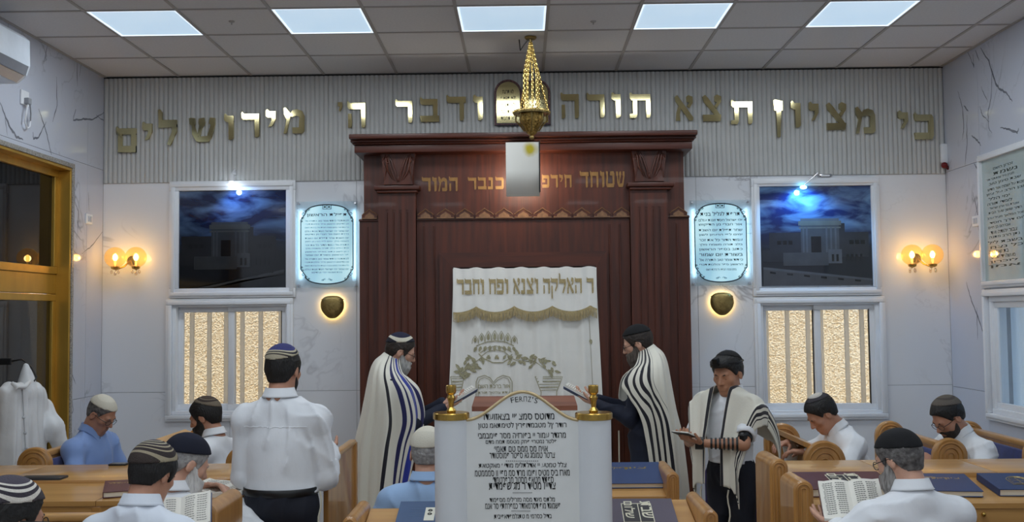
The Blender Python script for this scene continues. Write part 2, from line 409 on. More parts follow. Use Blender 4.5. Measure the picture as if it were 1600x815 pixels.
def _diff():
    nt = m_diff.node_tree; b = nt.nodes['Principled BSDF']; b.inputs['Base Color'].default_value = (.6, .65, .7, 1); b.inputs['Roughness'].default_value = .6
    tc = nt.nodes.new('ShaderNodeTexCoord'); nz = nt.nodes.new('ShaderNodeTexNoise'); nz.inputs['Scale'].default_value = 2.2
    rp = nt.nodes.new('ShaderNodeValToRGB'); rp.color_ramp.elements[0].color = (.46, .69, .92, 1); rp.color_ramp.elements[1].color = (.66, .84, 1, 1)
    nt.links.new(tc.outputs['Object'], nz.inputs[0]); nt.links.new(nz.outputs[0], rp.inputs[0]); nt.links.new(rp.outputs[0], b.inputs['Emission Color']); b.inputs['Emission Strength'].default_value = CEIL_EMIT
_diff()
m_rimglow = mat('light_rim', (240, 246, 255), .5, emit=(225, 240, 255), es=1.0)
names5 = ['over the gold window side', 'above the dark picture with the clip lamp', 'over the hanging gold lamp', 'above the ark cornice end with the last pilaster', 'near the wall with the glass memorial board']
lbl5 = ['square ceiling light panel nearest the gold framed window', 'second square ceiling light panel counting from the gold framed window', 'square ceiling light panel right over the hanging gold lamp', 'second square ceiling light panel counting from the glass text board', 'square ceiling light panel nearest the glass text board wall']
for j in LIGHT_ROWS:
    for c, i in enumerate(LIGHT_COLS):
        x = (cols_x[i]+cols_x[i+1])/2; y = (rows_y[j]+rows_y[j+1])/2
        t = thing('ceiling_light', (x, y, ZC), lbl5[c] if j == 2 else 'square ceiling light panel behind the viewer', 'ceiling light', 'ceiling light panels' if j == 2 else 'ceiling light panels behind the viewer')
        f = MB(); a = .289; b = .277
        for q in ((-a, a, -a, -b), (-a, a, b, a), (-a, -b, -b, b), (b, a, -b, b)): f.box(q[0], q[1], q[2], q[3], -.001, .02)
        local(t, f, 'frame', m_rimglow)
        local(t, MB().box(-b, b, -b, b, .003, .015), 'diffuser', m_diff)
        L = bpy.data.lights.new('panel_light', 'AREA'); L.shape = 'SQUARE'; L.size = .54; L.energy = CEIL_W; L.color = (.86, .94, 1.0)
        lo = bpy.data.objects.new('panel_light', L); COL.objects.link(lo); lo.parent = t; lo.location = (0, 0, -.004)

# ---------------------------------------------------------------- back windows (lower) and pictures (upper)
m_glass = glass_mat('window_glass', (238, 240, 240), .05)
m_bars = glass_mat('bar_frosted', (236, 234, 228), .0, .5, .0, .92)
def frame_rect(mb, r, w, y0, y1, b=.004):
    x0, x1, z0, z1 = r
    mb.bbox(x0, x1, y0, y1, z0, z0+w, b); mb.bbox(x0, x1, y0, y1, z1-w, z1, b); mb.bbox(x0, x0+w, y0, y1, z0+w, z1-w, b); mb.bbox(x1-w, x1, y0, y1, z0+w, z1-w, b)
for n in range(2):
    r = WIN[n]; h = WINH[n]
    w = empty('window_%d' % (n+1), ((r[0]+r[1])/2, YB, r[2])); tag(w, kind='structure')
    f = MB(); frame_rect(f, r, .05, YB-.03, YB+.02, .006); frame_rect(f, (r[0]+.02, r[1]-.02, r[2]+.02, r[3]-.02), .03, YB-.04, YB-.02, .004); f.build('window_frame', m_pvc, w, 40)
    f = MB(); frame_rect(f, (h[0]-.012, h[1]+.012, h[2]-.02, h[3]+.01), .03, YB-.012, YB+.12, .004); f.build('inner_frame', m_pvc, w, 40)
    mid = (h[0]+h[1])/2; fr = .035
    for q, (a, b, y) in enumerate(((h[0]+.006, mid+.02, YB+.055), (mid-.03, h[1]-.006, YB+.02))):
        s = MB(); frame_rect(s, (a, b, h[2]+.01, h[3]-.012), .052 if q == 0 else .05, y, y+.032, .004); so = s.build('sash', m_pvc, w, 40)
        g = MB().box(a+.045, b-.045, y+.012, y+.018, h[2]+.05, h[3]-.05); g.build('pane', m_glass, so)
        MB().box(a+.05, b-.05, y+.019, y+.022, h[2]+.052, h[2]+.058).build('gasket', m_black, so)
        MB().box(b-.056, b-.05, y+.0, y+.022, h[2]+.052, h[3]-.052).build('gasket', m_black, so)
        # pale window bars behind the panes
        xb = ((.13, .50, .86) if q == 0 else (.10, .48, .90)) if n == 0 else ((.06, .5, .93) if q == 0 else (.10, .62, .93))
        for u in xb:
            x = a+.045+(b-a-.09)*u; MB().bbox(x-.017, x+.017, YB+.125, YB+.15, h[2]-.02, h[3]+.02, .003).build('window_bar', m_bars, w)
# outside: sunlit rough-cast wall
m_stucco = mat('ochre_roughcast', (196, 168, 126), .95, rgb2=(238, 224, 196), nscale=64, bump=1., bscale=64)
ow = MB(); nx, nz = 120, 60
tag(MB().box(-7, 7, YB+1.7, YB+1.9, -1, 2.9).build('exterior_wall', m_stucco), kind='structure')
tag(MB().box(-7, 7, YB+.2, YB+1.7, -.6, -.1).build('exterior_ground', mat('pavement', (170, 165, 155), .9)), kind='structure')

def picture_mat(n):
    m = bpy.data.materials.new('night_print_%d' % n); m.use_nodes = True; nt = m.node_tree; b = nt.nodes['Principled BSDF']; N = nt.nodes.new; L = nt.links.new
    tc = N('ShaderNodeTexCoord'); sp = N('ShaderNodeSeparateXYZ'); L(tc.outputs['Object'], sp.inputs[0])
    mp = N('ShaderNodeMapping'); mp.inputs['Scale'].default_value = (2.4, 1, 6.5); mp.inputs['Location'].default_value = (n*3.3+1, 0, .7); L(tc.outputs['Object'], mp.inputs[0])
    nz = N('ShaderNodeTexNoise'); nz.inputs['Scale'].default_value = 1.4; nz.inputs['Detail'].default_value = 7; nz.inputs['Distortion'].default_value = .6; L(mp.outputs[0], nz.inputs[0])
    cl = N('ShaderNodeValToRGB'); e = cl.color_ramp.elements; e[0].position = .42; e[0].color = (*lin((10, 38, 96) if n else (6, 22, 62)), 1); e[1].position = .72; e[1].color = (*lin((120, 160, 205) if n else (88, 118, 158)), 1)
    L(nz.outputs[0], cl.inputs[0])
    # the printed dusk: dark towards the foreground of the scene
    hr = N('ShaderNodeMapRange'); hr.inputs[1].default_value = .30; hr.inputs[2].default_value = .62; L(sp.outputs[2], hr.inputs[0])
    mx = N('ShaderNodeMix'); mx.data_type = 'RGBA'; mx.inputs[6].default_value = (*lin((30, 34, 44) if n else (12, 15, 22)), 1); L(hr.outputs[0], mx.inputs[0]); L(cl.outputs[0], mx.inputs[7])
    L(mx.outputs[2], b.inputs['Base Color']); b.inputs['Roughness'].default_value = .08; b.inputs['Coat Weight'].default_value = .5; b.inputs['Coat Roughness'].default_value = .03
    return m
lab_pic = ['white framed night picture of a columned stone building, lit by a clip lamp', 'white framed blue night picture of a columned stone building beside the young man in tefillin']
for n in range(2):
    r = PIC[n]; q = PICIN[n]
    t = thing('framed_picture', ((r[0]+r[1])/2, YB, r[2]), lab_pic[n], 'picture')
    f = MB(); frame_rect(f, r, q[0]-r[0], YB-.035, YB-.001, .006); frame_rect(f, (r[0]+.018, r[1]-.018, r[2]+.018, r[3]-.018), .03, YB-.045, YB-.03, .004); f.build('frame', m_pvc, t, 40)
    pr = addobj('print', MB().box(0, q[1]-q[0], 0, .004, 0, q[3]-q[2]).mesh('print', picture_mat(n)), t, Matrix.Translation((q[0], YB-.016, q[2])))
    g = .75 if n else .45
    def shade(nm, c): return mat('print_%s_%d' % (nm, n), tuple(int(v*g) for v in c), .12, var=.12, nscale=9, coat=.5)
    Wd, Hd = q[1]-q[0], q[3]-q[2]; ox = .0 if n else -.06
    def flat(nm, pts, mt, lay):
        return MB().prism([(q[0]+(x+0)*Wd, q[2]+z*Hd) for x, z in pts], YB-.0165-.0004*lay, YB-.016, 'y').build(nm, mt, pr)
    st = shade('stone', (92, 96, 104)); st2 = shade('stone_pale', (112, 118, 128)); st3 = shade('stone_deep', (58, 62, 72)); gd = shade('gold_band', (128, 132, 128)); dk = shade('dark', (26, 28, 38)); gr = shade('plaza', (96, 98, 104))
    def bx(x0, x1, z0, z1): return [(x0+ox, z0), (x1+ox, z0), (x1+ox, z1), (x0+ox, z1)]
    flat('printed_wing', bx(.08, .36, .28, .53), st3, 1); flat('printed_wing', bx(.36+.38, .96, .28, .53), st3, 1)
    flat('printed_hall', bx(.36, .70, .30, .64), st, 2); flat('printed_hall', bx(.70, .75, .28, .62), st3, 2)
    flat('printed_cornice', bx(.34, .72, .60, .645), gd, 3); flat('printed_cornice', bx(.36, .70, .645, .67), st2, 3); flat('printed_cornice', bx(.345, .715, .57, .585), gd, 3)
    flat('printed_door', bx(.45, .54, .33, .49), dk, 3)
    for u in (.375, .405, .58, .62, .66): flat('printed_column', bx(u, u+.016, .32, .58), st2, 4)
    for u in (.15, .20, .25, .79, .84, .89): flat('printed_window', bx(u, u+.035, .41, .45), dk, 3)
    flat('printed_terrace', bx(.20, .60, .20, .33), st, 5); flat('printed_terrace', bx(.60, .72, .22, .36), st2, 5); flat('printed_stair', bx(.02, .22, .24, .36), st3, 4)
    for u in (.63, .67, .76, .80, .84, .88): flat('printed_arch', bx(u, u+.02, .24, .31), dk, 6)
    flat('printed_plaza', [(.02, .0), (.98, .0), (.98, .06), (.02, .17)] if n else [(.02, .0), (.98, .15), (.98, .19), (.24, .0)], gr, 5)
    flat('printed_kerb', [(.02, .165), (.98, .045), (.98, .065), (.02, .19)] if n else [(.15, .0), (.98, .17), (.98, .195), (.10, .0)], st2, 6)
    for u in range(6):
        x = .08+.15*u; z = (.125-.017*u) if n else (.02+.029*u)
        if n or u > 0: flat('printed_planter', [(x, z), (x+.05, z-.006), (x+.05, z+.012), (x, z+.018)], dk, 7)
# clip-on lamp over the first picture, and the lamp base over the second one
p = at(362, 283, YB-.10)
t = thing('clip_spotlight', (p.x, YB, p.z+.06), 'small white clip spotlight with a glowing bulb over the darker picture', 'lamp')
MB().bbox(p.x-.012, p.x+.012, YB-.03, YB, p.z+.06, p.z+.10, .004).build('bracket', m_pvc, t)
MB().tube([(p.x, YB-.02, p.z+.085), (p.x+.015, YB-.06, p.z+.10), (p.x+.005, YB-.10, p.z+.065)], .008).build('arm', m_pvc, t, 60)
MB().lathe([(.0, .06), (.022, .055), (.026, .0), (.02, -.005)], (p.x, p.y, p.z), 16).build('lamp_head', m_pvc, t, 40)
MB().ball((p.x, p.y, p.z-.028), .024, 10, (1, 1, 1.25)).build('bulb', mat('cool_bulb', (240, 248, 255), .4, emit=(225, 240, 255), es=14), t, 180)
def spot(parent, loc, to, watts, color, size=R(100), rad=.02, blend=.6):
    L = bpy.data.lights.new('spot_light', 'SPOT'); L.energy = watts; L.color = color; L.spot_size = size; L.shadow_soft_size = rad; L.spot_blend = blend
    o = bpy.data.objects.new('spot_light', L); COL.objects.link(o); M = Matrix.Translation(Vector(loc)) @ (Vector(to)-Vector(loc)).to_track_quat('-Z', 'Y').to_matrix().to_4x4()
    o.parent = parent; o.matrix_local = wm(parent).inverted() @ M; return o
def point(parent, loc, watts, color, rad=.03):
    L = bpy.data.lights.new('bulb_light', 'POINT'); L.energy = watts; L.color = color; L.shadow_soft_size = rad
    o = bpy.data.objects.new('bulb_light', L); COL.objects.link(o); o.parent = parent; o.matrix_local = wm(parent).inverted() @ Matrix.Translation(Vector(loc)); return o
spot(t, (p.x, p.y-.05, p.z-.065), (p.x+.08, YB-.02, p.z-.26), 5.5, (.25, .5, 1), R(140))
p2 = wp(1287, 276)
p2.z = PIC[1][3]+.012
t = thing('picture_lamp', (p2.x, YB, p2.z), 'small silver lamp bar above the brighter blue picture', 'lamp')
MB().bbox(p2.x-.055, p2.x+.055, YB-.05, YB-.001, p2.z-.010, p2.z+.016, .01).build('housing', m_chrome, t, 40)
MB().bbox(p2.x-.035, p2.x+.035, YB-.052, YB-.045, p2.z-.006, p2.z+.008, .003).build('face_plate', m_pvc, t)
p3 = at(1254, 293, YB-.05)
MB().tube([(p2.x-.04, YB-.04, p2.z), (p2.x-.07, YB-.075, p2.z+.02), (p3.x, YB-.075, p3.z+.015)], .004, 6).build('stem', m_chrome, t, 60)
MB().ball((p3.x, YB-.075, p3.z), .022, 10, (1.3, .7, .7)).build('bulb', mat('blue_bulb', (180, 235, 255), .4, emit=(120, 215, 255), es=9), t, 180)
spot(t, (p3.x, YB-.16, p3.z-.02), (p3.x, YB-.02, p3.z-.30), 14, (.16, .5, 1), R(150))
# ---------------------------------------------------------------- gold window in the left wall
m_granite = mat('granite', (150, 146, 140), .4, var=.5, nscale=120)
m_dark = mat('tinted_glass', (14, 14, 18), .03, spec=.16)
m_tint = glass_mat('smoked_glass', (120, 122, 124), .09)
def yrect(mb, X0, X1, r, w, b=.004):
    y0, y1, z0, z1 = r
    mb.bbox(X0, X1, y0, y1, z0, z0+w, b); mb.bbox(X0, X1, y0, y1, z1-w, z1, b); mb.bbox(X0, X1, y0, y0+w, z0+w, z1-w, b); mb.bbox(X0, X1, y1-w, y1, z0+w, z1-w, b)
w3 = tag(empty('window_3', (XL, (GW[0]+GW[1])/2, gz0)), kind='structure')
yrect_ = MB(); yrect(yrect_, XL-.012, XL+.012, (GW[1]-.035, GW[0]+.035, gz0-.035, gzt+.035), .035); yrect_.build('stone_surround', m_granite, w3)
f = MB(); yrect(f, XL-.17, XL+.004, (GW[1], GW[0], gz0, gzt), .022); f.build('jamb', m_goldframe, w3)
XG = XL-.11
ztb = atx(80, 428, XG).z; zta = atx(80, 459, XG).z
f = MB(); yrect(f, XG-.03, XG+.02, (GW[1]+.02, GW[0]-.02, ztb, gzt-.02), .055); f.build('fixed_frame', m_goldframe, w3)
MB().box(XG-.012, XG-.004, GW[1]+.07, GW[0]-.07, ztb+.05, gzt-.07).build('dark_pane', m_dark, w3)
MB().bbox(XG-.03, XG+.01, GW[1]+.02, GW[0]-.02, zta, ztb, .006).build('transom', m_goldframe, w3)
ysp = [GW[0]-.02, 6.30, 5.25, GW[1]+.02]
for i in range(3):
    s = MB(); yrect(s, XG-.03-.0*i, XG+.012, (ysp[i+1]+.002, ysp[i]-.002, gz0+.02, zta-.004), .05); so = s.build('sash', m_goldframe, w3)
    MB().box(XG-.014, XG-.008, ysp[i+1]+.05, ysp[i]-.05, gz0+.07, zta-.05).build('pane', m_tint, so)
tag(MB().box(XL-1.6, XL-1.5, 2, YB+2, -.5, 3.0).build('exterior_wall_side', mat('grey_stone', (150, 146, 138), .9, rgb2=(188, 184, 176), nscale=9, stretch=(1, 1, 3))), kind='structure')

# ---------------------------------------------------------------- window and glass board in the right wall
w4 = tag(empty('window_4', (XR, (RWY[0]+RWY[1])/2, rz0)), kind='structure')
f = MB(); yrect(f, XR-.03, XR+.02, (RWY[1], RWY[0]+.02, rz0, rzm), .05, .006); yrect(f, XR-.04, XR-.02, (RWY[1]+.02, RWY[0], rz0+.02, rzm-.02), .03); f.build('window_frame', m_pvc, w4, 40)
f = MB(); yrect(f, XR-.01, XR+.1, (RWY[1]+.05, RWY[0]-.05, rz0+.05, rzm-.05), .04); f.build('inner_frame', m_pvc, w4, 40)
mids = (RWY[0]+RWY[1])/2
for q, (a, b) in enumerate(((mids-.02, RWY[0]-.085), (RWY[1]+.085, mids+.02))):
    s = MB(); yrect(s, XR+.01+.034*q, XR+.04+.034*q, (a, b, rz0+.085, rzm-.085), .05); so = s.build('sash', m_pvc, w4, 40)
    MB().box(XR+.022+.034*q, XR+.027+.034*q, a+.045, b-.045, rz0+.13, rzm-.13).build('pane', m_glass, so)
m_cur = bpy.data.materials.new('sheer_curtain'); m_cur.use_nodes = True
def _cur():
    nt = m_cur.node_tree; b = nt.nodes['Principled BSDF']; b.inputs['Base Color'].default_value = (.78, .86, .92, 1); b.inputs['Roughness'].default_value = .9
    t = nt.nodes.new('ShaderNodeBsdfTranslucent'); t.inputs[0].default_value = (.8, .9, .95, 1); mx = nt.nodes.new('ShaderNodeMixShader'); mx.inputs[0].default_value = .6
    o = nt.nodes['Material Output']; nt.links.new(b.outputs[0], mx.inputs[1]); nt.links.new(t.outputs[0], mx.inputs[2]); nt.links.new(mx.outputs[0], o.inputs[0])
_cur()
P = []
for i in range(2):
    P.append([Vector((XR+.15+.018*math.sin(j*.9)*(1+.2*math.sin(j*.31)), RWY[1]+.06+j*(RWY[0]-RWY[1]-.12)/160, (rz0+.05, rzm-.05)[i])) for j in range(161)])
cu = MB().grid(P).build('curtain_sheer', m_cur, None, 180); tag(cu, 'pale sheer pleated curtain behind the white framed window under the glass text board', 'curtain')

tb = thing('text_board', (XR, (RWY[0]+RWY[1])/2, rzm), 'white framed pale glass board with many lines of small black writing', 'sign')
f = MB(); yrect(f, XR-.03, XR-.001, (RWY[1], RWY[0]+.02, rzm+.012, rzt), .05, .006); yrect(f, XR-.042, XR-.025, (RWY[1]+.02, RWY[0], rzm+.03, rzt-.02), .03); f.build('frame', m_pvc, tb, 40)
MB().box(XR-.016, XR-.006, RWY[1]+.05, RWY[0]-.03, rzm+.06, rzt-.05).build('glass_sheet', mat('pale_glass', (176, 190, 188), .06, var=.03, coat=1.), tb)
lines = ['םשה ןורכז', 'תמשנ', 'רוד ירבד תמש רפס ןורכזל', 'בוט ןמיס תבש', 'שדח רוא חמשי לע תוכז', 'ןויצ לע ברה ןבא', 'ללה ימי', 'הרות ידמול', 'לארשי ץרא ינב תרצוא', 'תיבה רעש ןשוש רודה', 'ברע ליצמ ךאלמה לכמ', 'דסח ךרד םולש', 'םייח ןב םהרבא', 'דעו הדוהי רובצ', 'הנתמ ברה ןתנ', 'ליל תבשב', 'חצנ לכל', 'היח ירש תב', 'םימש ידי השעמ', 'ןורכזל', 'ןמא']
m = MB(); zt = rzt-.12; dz = (rzt-rzm-.26)/len(lines); far = RWY[0]-.09
for i, s in enumerate(lines):
    wdt = .30+.34*((i*37) % 17)/17 if i else .3
    off = .12 if i < 2 else .0+.06*((i*13) % 5)/5
    p2, f2 = text2d(s, far-off, far-off-wdt, zt-dz*i-dz*.62, zt-dz*i)
    m = MB(); m.add([(XR-.0168, a, b) for a, b in p2], f2); m.build('text_line', mat('grey_print', (60, 70, 66), .6), tb)

# ---------------------------------------------------------------- air conditioner, sockets, detector, hooks
yA = atx(45, 90, XL+.2).y; zA1 = atx(45, 57, XL+.2).z; zA0 = atx(38, 132, XL+.16).z
ac = thing('air_conditioner', (XL, yA-.45, zA0), 'white wall mounted air conditioner near the ceiling above the gold window', 'air conditioner')
prof = [(0, zA1), (.17, zA1), (.205, zA1-.03), (.21, zA0+.11), (.19, zA0+.05), (.13, zA0), (0, zA0)]
MB().prism([(XL+a, b) for a, b in prof], yA-.92, yA, 'y').build('housing', mat('ac_white', (214, 222, 232), .35), ac)
MB().prism([(XL+.2115, zA0+.105), (XL+.193, zA0+.047), (XL+.196, zA0+.044), (XL+.2145, zA0+.105)], yA-.90, yA-.03, 'y').build('display_band', mat('ac_grey', (128, 130, 138), .3), ac)
MB().prism([(XL+.188, zA0+.045), (XL+.138, zA0+.003), (XL+.141, zA0-.001), (XL+.192, zA0+.043)], yA-.88, yA-.04, 'y').build('air_flap', mat('ac_flap', (196, 188, 184), .25), ac)
p = atx(37, 153, XL); 
t = thing('wall_socket', (XL, p.y, p.z), 'square white wall socket with two cables dangling under the air conditioner', 'socket')
MB().bbox(XL, XL+.012, p.y-.055, p.y+.055, p.z-.05, p.z+.05, .004).build('plate', m_pvc, t)
MB().bbox(XL+.01, XL+.045, p.y-.02, p.y+.028, p.z-.045, p.z+.0, .006).build('plug', mat('plug_grey', (150, 152, 158), .4), t)
MB().tube([(XL+.03, p.y, p.z-.04), (XL+.03, p.y-.02, p.z-.1), (XL+.025, p.y-.03, p.z-.17), (XL+.02, p.y+.01, p.z-.21), (XL+.02, p.y+.05, p.z-.19), (XL+.02, p.y+.06, p.z-.12)], .006, 6).build('cable', m_pvc, t, 60)
MB().tube([(XL+.035, p.y+.02, p.z-.04), (XL+.03, p.y+.045, p.z-.1), (XL+.025, p.y+.05, p.z-.15)], .005, 6).build('cable', mat('plug_grey', (150, 152, 158)), t, 60)
p = atx(138, 342, XL)
t = thing('light_switch', (XL, p.y, p.z), 'white rocker switch plate on the marble between the gold window and the globe lamps', 'switch')
MB().bbox(XL, XL+.01, p.y-.06, p.y+.06, p.z-.04, p.z+.04, .004).build('plate', m_pvc, t)
for q in (-.025, .012): MB().bbox(XL+.008, XL+.016, p.y+q, p.y+q+.026, p.z-.022, p.z+.022, .003).build('rocker', mat('rocker', (196, 198, 206), .4), t)
p = atx(115, 235, XL)
p = atx(1526, 345, XR)
t = thing('light_switch', (XR, p.y, p.z), 'white switch plate on the marble beside the glass text board', 'switch')
MB().bbox(XR-.01, XR, p.y-.06, p.y+.06, p.z-.04, p.z+.04, .004).build('plate', m_pvc, t)
for q in (-.03, .008): MB().bbox(XR-.016, XR-.008, p.y+q, p.y+q+.026, p.z-.022, p.z+.022, .003).build('rocker', mat('rocker', (196, 198, 206), .4), t)
p = at(1477, 240, YB-.05)
t = thing('motion_detector', (p.x, YB, p.z), 'white motion detector with a dark red lens in the wall corner', 'detector')
MB().bbox(p.x-.032, p.x+.032, YB-.05, YB-.013, p.z-.075, p.z+.085, .012).build('housing', m_pvc, t, 40)
m = MB(); m.ball((p.x-.012, YB-.055, p.z-.095), .026, 10); m.build('lens', mat('red_lens', (110, 16, 26), .2), t, 180)
MB().ball((p.x+.016, YB-.055, p.z-.115), .017, 8).build('lens_ring', mat('red_lens2', (80, 10, 20), .3), t, 180)

# ---------------------------------------------------------------- lit acrylic plaques
m_acr = glass_mat('acrylic', (246, 250, 252), .05, .05, haze=.12)
m_pl = bpy.data.materials.new('lit_acrylic'); m_pl.use_nodes = True
def _pl():
    nt = m_pl.node_tree; b = nt.nodes['Principled BSDF']; b.inputs['Base Color'].default_value = (.55, .7, .75, 1); b.inputs['Roughness'].default_value = .25
    tc = nt.nodes.new('ShaderNodeTexCoord'); mp = nt.nodes.new('ShaderNodeMapping'); nt.links.new(tc.outputs['Object'], mp.inputs[0]); mp.inputs['Scale'].default_value = (1, 1, .35)
    nz = nt.nodes.new('ShaderNodeTexNoise'); nz.inputs['Scale'].default_value = 7; nz.inputs['Detail'].default_value = 0; nt.links.new(mp.outputs[0], nz.inputs[0])
    rp = nt.nodes.new('ShaderNodeValToRGB'); e = rp.color_ramp.elements; e[0].position = .35; e[1].position = .66; e[0].color = (*lin((120, 182, 205)), 1); e[1].color = (*lin((190, 238, 246)), 1)
    nt.links.new(nz.outputs[0], rp.inputs[0]); nt.links.new(rp.outputs[0], b.inputs['Emission Color']); b.inputs['Emission Strength'].default_value = .62
_pl()
m_pinkp = mat('plaque_ink', (46, 58, 66), .5); m_pfaint = mat('plaque_faint_ink', (96, 138, 156), .5)
pls = [(464.6, 559.5, 315, 449), (1078, 1172, 313, 446)]
row_txt = ['לא הרותה בוט רמוא דוד יכ', 'ירבד תוכלהו רפס ןושארה', 'םשה תכרב לע תיבה הנבנ ןמזב', 'םלוע תונוז דסח לארשי יהי', 'שוקידה ןמ ירבח רוא', 'תבשה םוי תליפת רחש', 'ןושל ןויערה יפל םימי', 'רכז תא לכ רודה דומע', 'ךלמ חמשמ הרות בלב', 'ןושארה רפסב בותכ', 'רומש םוי תרושב']
for n, (a, b, c, d) in enumerate(pls):
    x0, x1, z0, z1 = brect(a, b, c, d); yp = YB-.03
    t = thing('acrylic_plaque', ((x0+x1)/2, YB, z0), ['glowing clear plaque with sixteen lines of faint writing next to the darker picture', 'glowing clear plaque with bold title line next to the brighter blue picture'][n], 'plaque')
    sh = MB().bbox(x0, x1, yp, yp+.008, z0, z1, .002).build('sheet', m_acr, t)
    Wd, Hd = x1-x0, z1-z0; cx = (x0+x1)/2; ins = .043
    def outline(i, n_=16):
        X0, X1, Z0, Z1 = x0+.035+i, x1-.035-i, z0+.10+i*.3, z1-.10-i*.3
        pts = []; hw = (X1-X0)/2
        for k in range(n_+1):
            an = math.pi*k/n_; pts.append((cx+hw*.82*math.cos(an), Z1+(.072-i)*math.sin(an)**.8))
        for k in range(n_+1):
            an = math.pi+math.pi*k/n_; pts.append((cx+hw*.82*math.cos(an), Z0+(.072-i)*-abs(math.sin(an))**.8))
        return [(X1, Z1-.05)]+pts[:n_+1]+[(X0, Z1-.05), (X0, Z0+.05)]+pts[n_+1:]+[(X1, Z0+.05)]
    MB().prism(outline(0), yp-.002, yp+.012, 'y').build('lit_field', m_pl, t)
    bd = MB(); o1, o2 = outline(-.004), outline(.004)
    N = len(o1); bd.add([(p[0], yp-.003, p[1]) for p in o1]+[(p[0], yp-.003, p[1]) for p in o2], [(i, (i+1) % N, N+(i+1) % N, N+i) for i in range(N)]); bd.build('border_line', m_pinkp, t)
    # corner scrolls
    for sx in (-1, 1):
        for sz in (-1, 1):
            m = MB(); bx_, bz_ = cx+sx*(Wd/2-.055), (z0+z1)/2+sz*(Hd/2-.105)
            for (dx, dz, rr) in ((0, 0, .014), (-.022, .022, .012), (.006, -.032, .011), (-.045, .036, .009), (.012, -.058, .008)):
                m.tube([(bx_+sx*dx+rr*math.cos(q*.7)*(1-q/14), yp-.004, bz_+sz*dz+rr*math.sin(q*.7)*(1-q/14)) for q in range(10)], .0026, 5)
            m.build('corner_scroll', m_pinkp, t)
            MB().lathe([(0, -.012), (.009, -.012), (.009, .03)], (cx+sx*(Wd/2-.018), yp, (z0+z1)/2+sz*(Hd/2-.018)), 12, Matrix.Rotation(R(-90), 3, 'X')).build('standoff', m_chrome, t, 40)
    # emblem
    e = MB(); ez = z1-.052
    for q in ((-.036, .036, -.012, -.008), (-.036, .036, .018, .022), (-.036, -.032, -.012, .022), (.032, .036, -.012, .022), (-.002, .002, -.012, .022), (-.026, -.008, .0, .012), (.008, .026, .0, .012)):
        e.box(cx+q[0], cx+q[1], yp-.004, yp-.0025, ez+q[2], ez+q[3])
    e.build('emblem', m_pinkp, t)
    m = MB(); p2, f2 = text2d('ןושארה תליפת' if n == 0 else 'תינב לילגל תפרת', cx-Wd*.33, cx+Wd*.33, z1-.128, z1-.094); m.add([(p[0], yp-.0035, p[1]) for p in p2], f2); m.build('title', m_pinkp, t)
    m = MB(); nl = 16 if n == 0 else 11; zt = z1-.15; dz = (Hd-.25)/nl
    for i in range(nl):
        wd = Wd*.36 if i < nl-1 else Wd*.25
        s = row_txt[(i+n*3) % 11]; s = s+' '+row_txt[(i*3+1) % 11][:9] if n == 0 else s
        p2, f2 = text2d(s, cx-wd, cx+wd, zt-dz*i-dz*.55, zt-dz*i); m = MB(); m.add([(p[0], yp-.0032, p[1]) for p in p2], f2); m.build('text_line', m_pinkp if n else m_pfaint, t)
    m = MB(); ez = z0+.062
    for sx in (-1, 1):
        for q in range(3): m.tube([(cx+sx*(.008+.012*q), yp-.0035, ez), (cx+sx*(.018+.012*q), yp-.0035, ez+.012-.005*q), (cx+sx*(.03+.006*q), yp-.0035, ez-.008)], .002, 5)
    m.build('flourish', m_pfaint, t)
    # the plaque's own light ring behind the sheet
    for sx in (-1, 1):
        L = bpy.data.lights.new('edge_light', 'AREA'); L.shape = 'RECTANGLE'; L.size = .02; L.size_y = Hd*.8; L.energy = .22; L.color = (.5, .82, 1)
        lo = bpy.data.objects.new('edge_light', L); COL.objects.link(lo); lo.parent = t; M = Matrix.Translation((cx+sx*Wd*.44, yp+.010, (z0+z1)/2)) @ Matrix.Rotation(R(90), 4, 'X'); lo.matrix_local = wm(t).inverted() @ M

# ---------------------------------------------------------------- shield lamps with a warm halo
m_bronze = mat('bronze', (150, 128, 78), .38, .8, var=.2, nscale=30, bump=.3, bscale=60)
for n, (px, py) in enumerate(((520.5, 478), (1127, 473))):
    c = wp(px, py); t = thing('shield_lamp', (c.x, YB, c.z-.1), ['bronze shield wall lamp with warm halo near the standing man in white shirt', 'bronze shield wall lamp with warm halo above the young man in tefillin'][n], 'lamp')
    o = []
    for k in range(40):
        a = 2*math.pi*k/40; x = math.cos(a); z = math.sin(a)
        hw = .095*(1 if z > 0 else (1-.35*(-z)**1.5)); o.append((c.x+hw*math.copysign(abs(x)**.75, x), c.z+(.085*math.copysign(abs(z)**.7, z) if z > 0 else -.10*abs(z)**.9)))
    m = MB(); ring = []
    for (sc, y) in ((1.0, YB-.028), (1.0, YB-.036), (.92, YB-.048), (.5, YB-.056), (.02, YB-.058)): ring.append([(c.x+(p[0]-c.x)*sc, y, c.z+(p[1]-c.z)*sc) for p in o])
    m.grid(ring, True); m.add([(p[0], YB-.028, p[1]) for p in o], [tuple(range(40))]); m.build('shade', m_bronze, t, 50)
    MB().prism([(c.x+(p[0]-c.x)*.86, c.z+(p[1]-c.z)*.86) for p in o], YB-.027, YB-.022, 'y').build('glow_plate', mat('warm_glow', (255, 235, 180), .5, emit=(255, 214, 130), es=9), t)
    MB().prism([(c.x+(p[0]-c.x)*.4, c.z+(p[1]-c.z)*.4) for p in o], YB-.022, YB, 'y').build('mount', m_bronze, t)
    for sx in (-.085, -.05, .05, .085): MB().ball((c.x+sx, YB-.03, c.z+.083-abs(sx)*.35), .006, 6).build('stud', m_brass, t, 180)

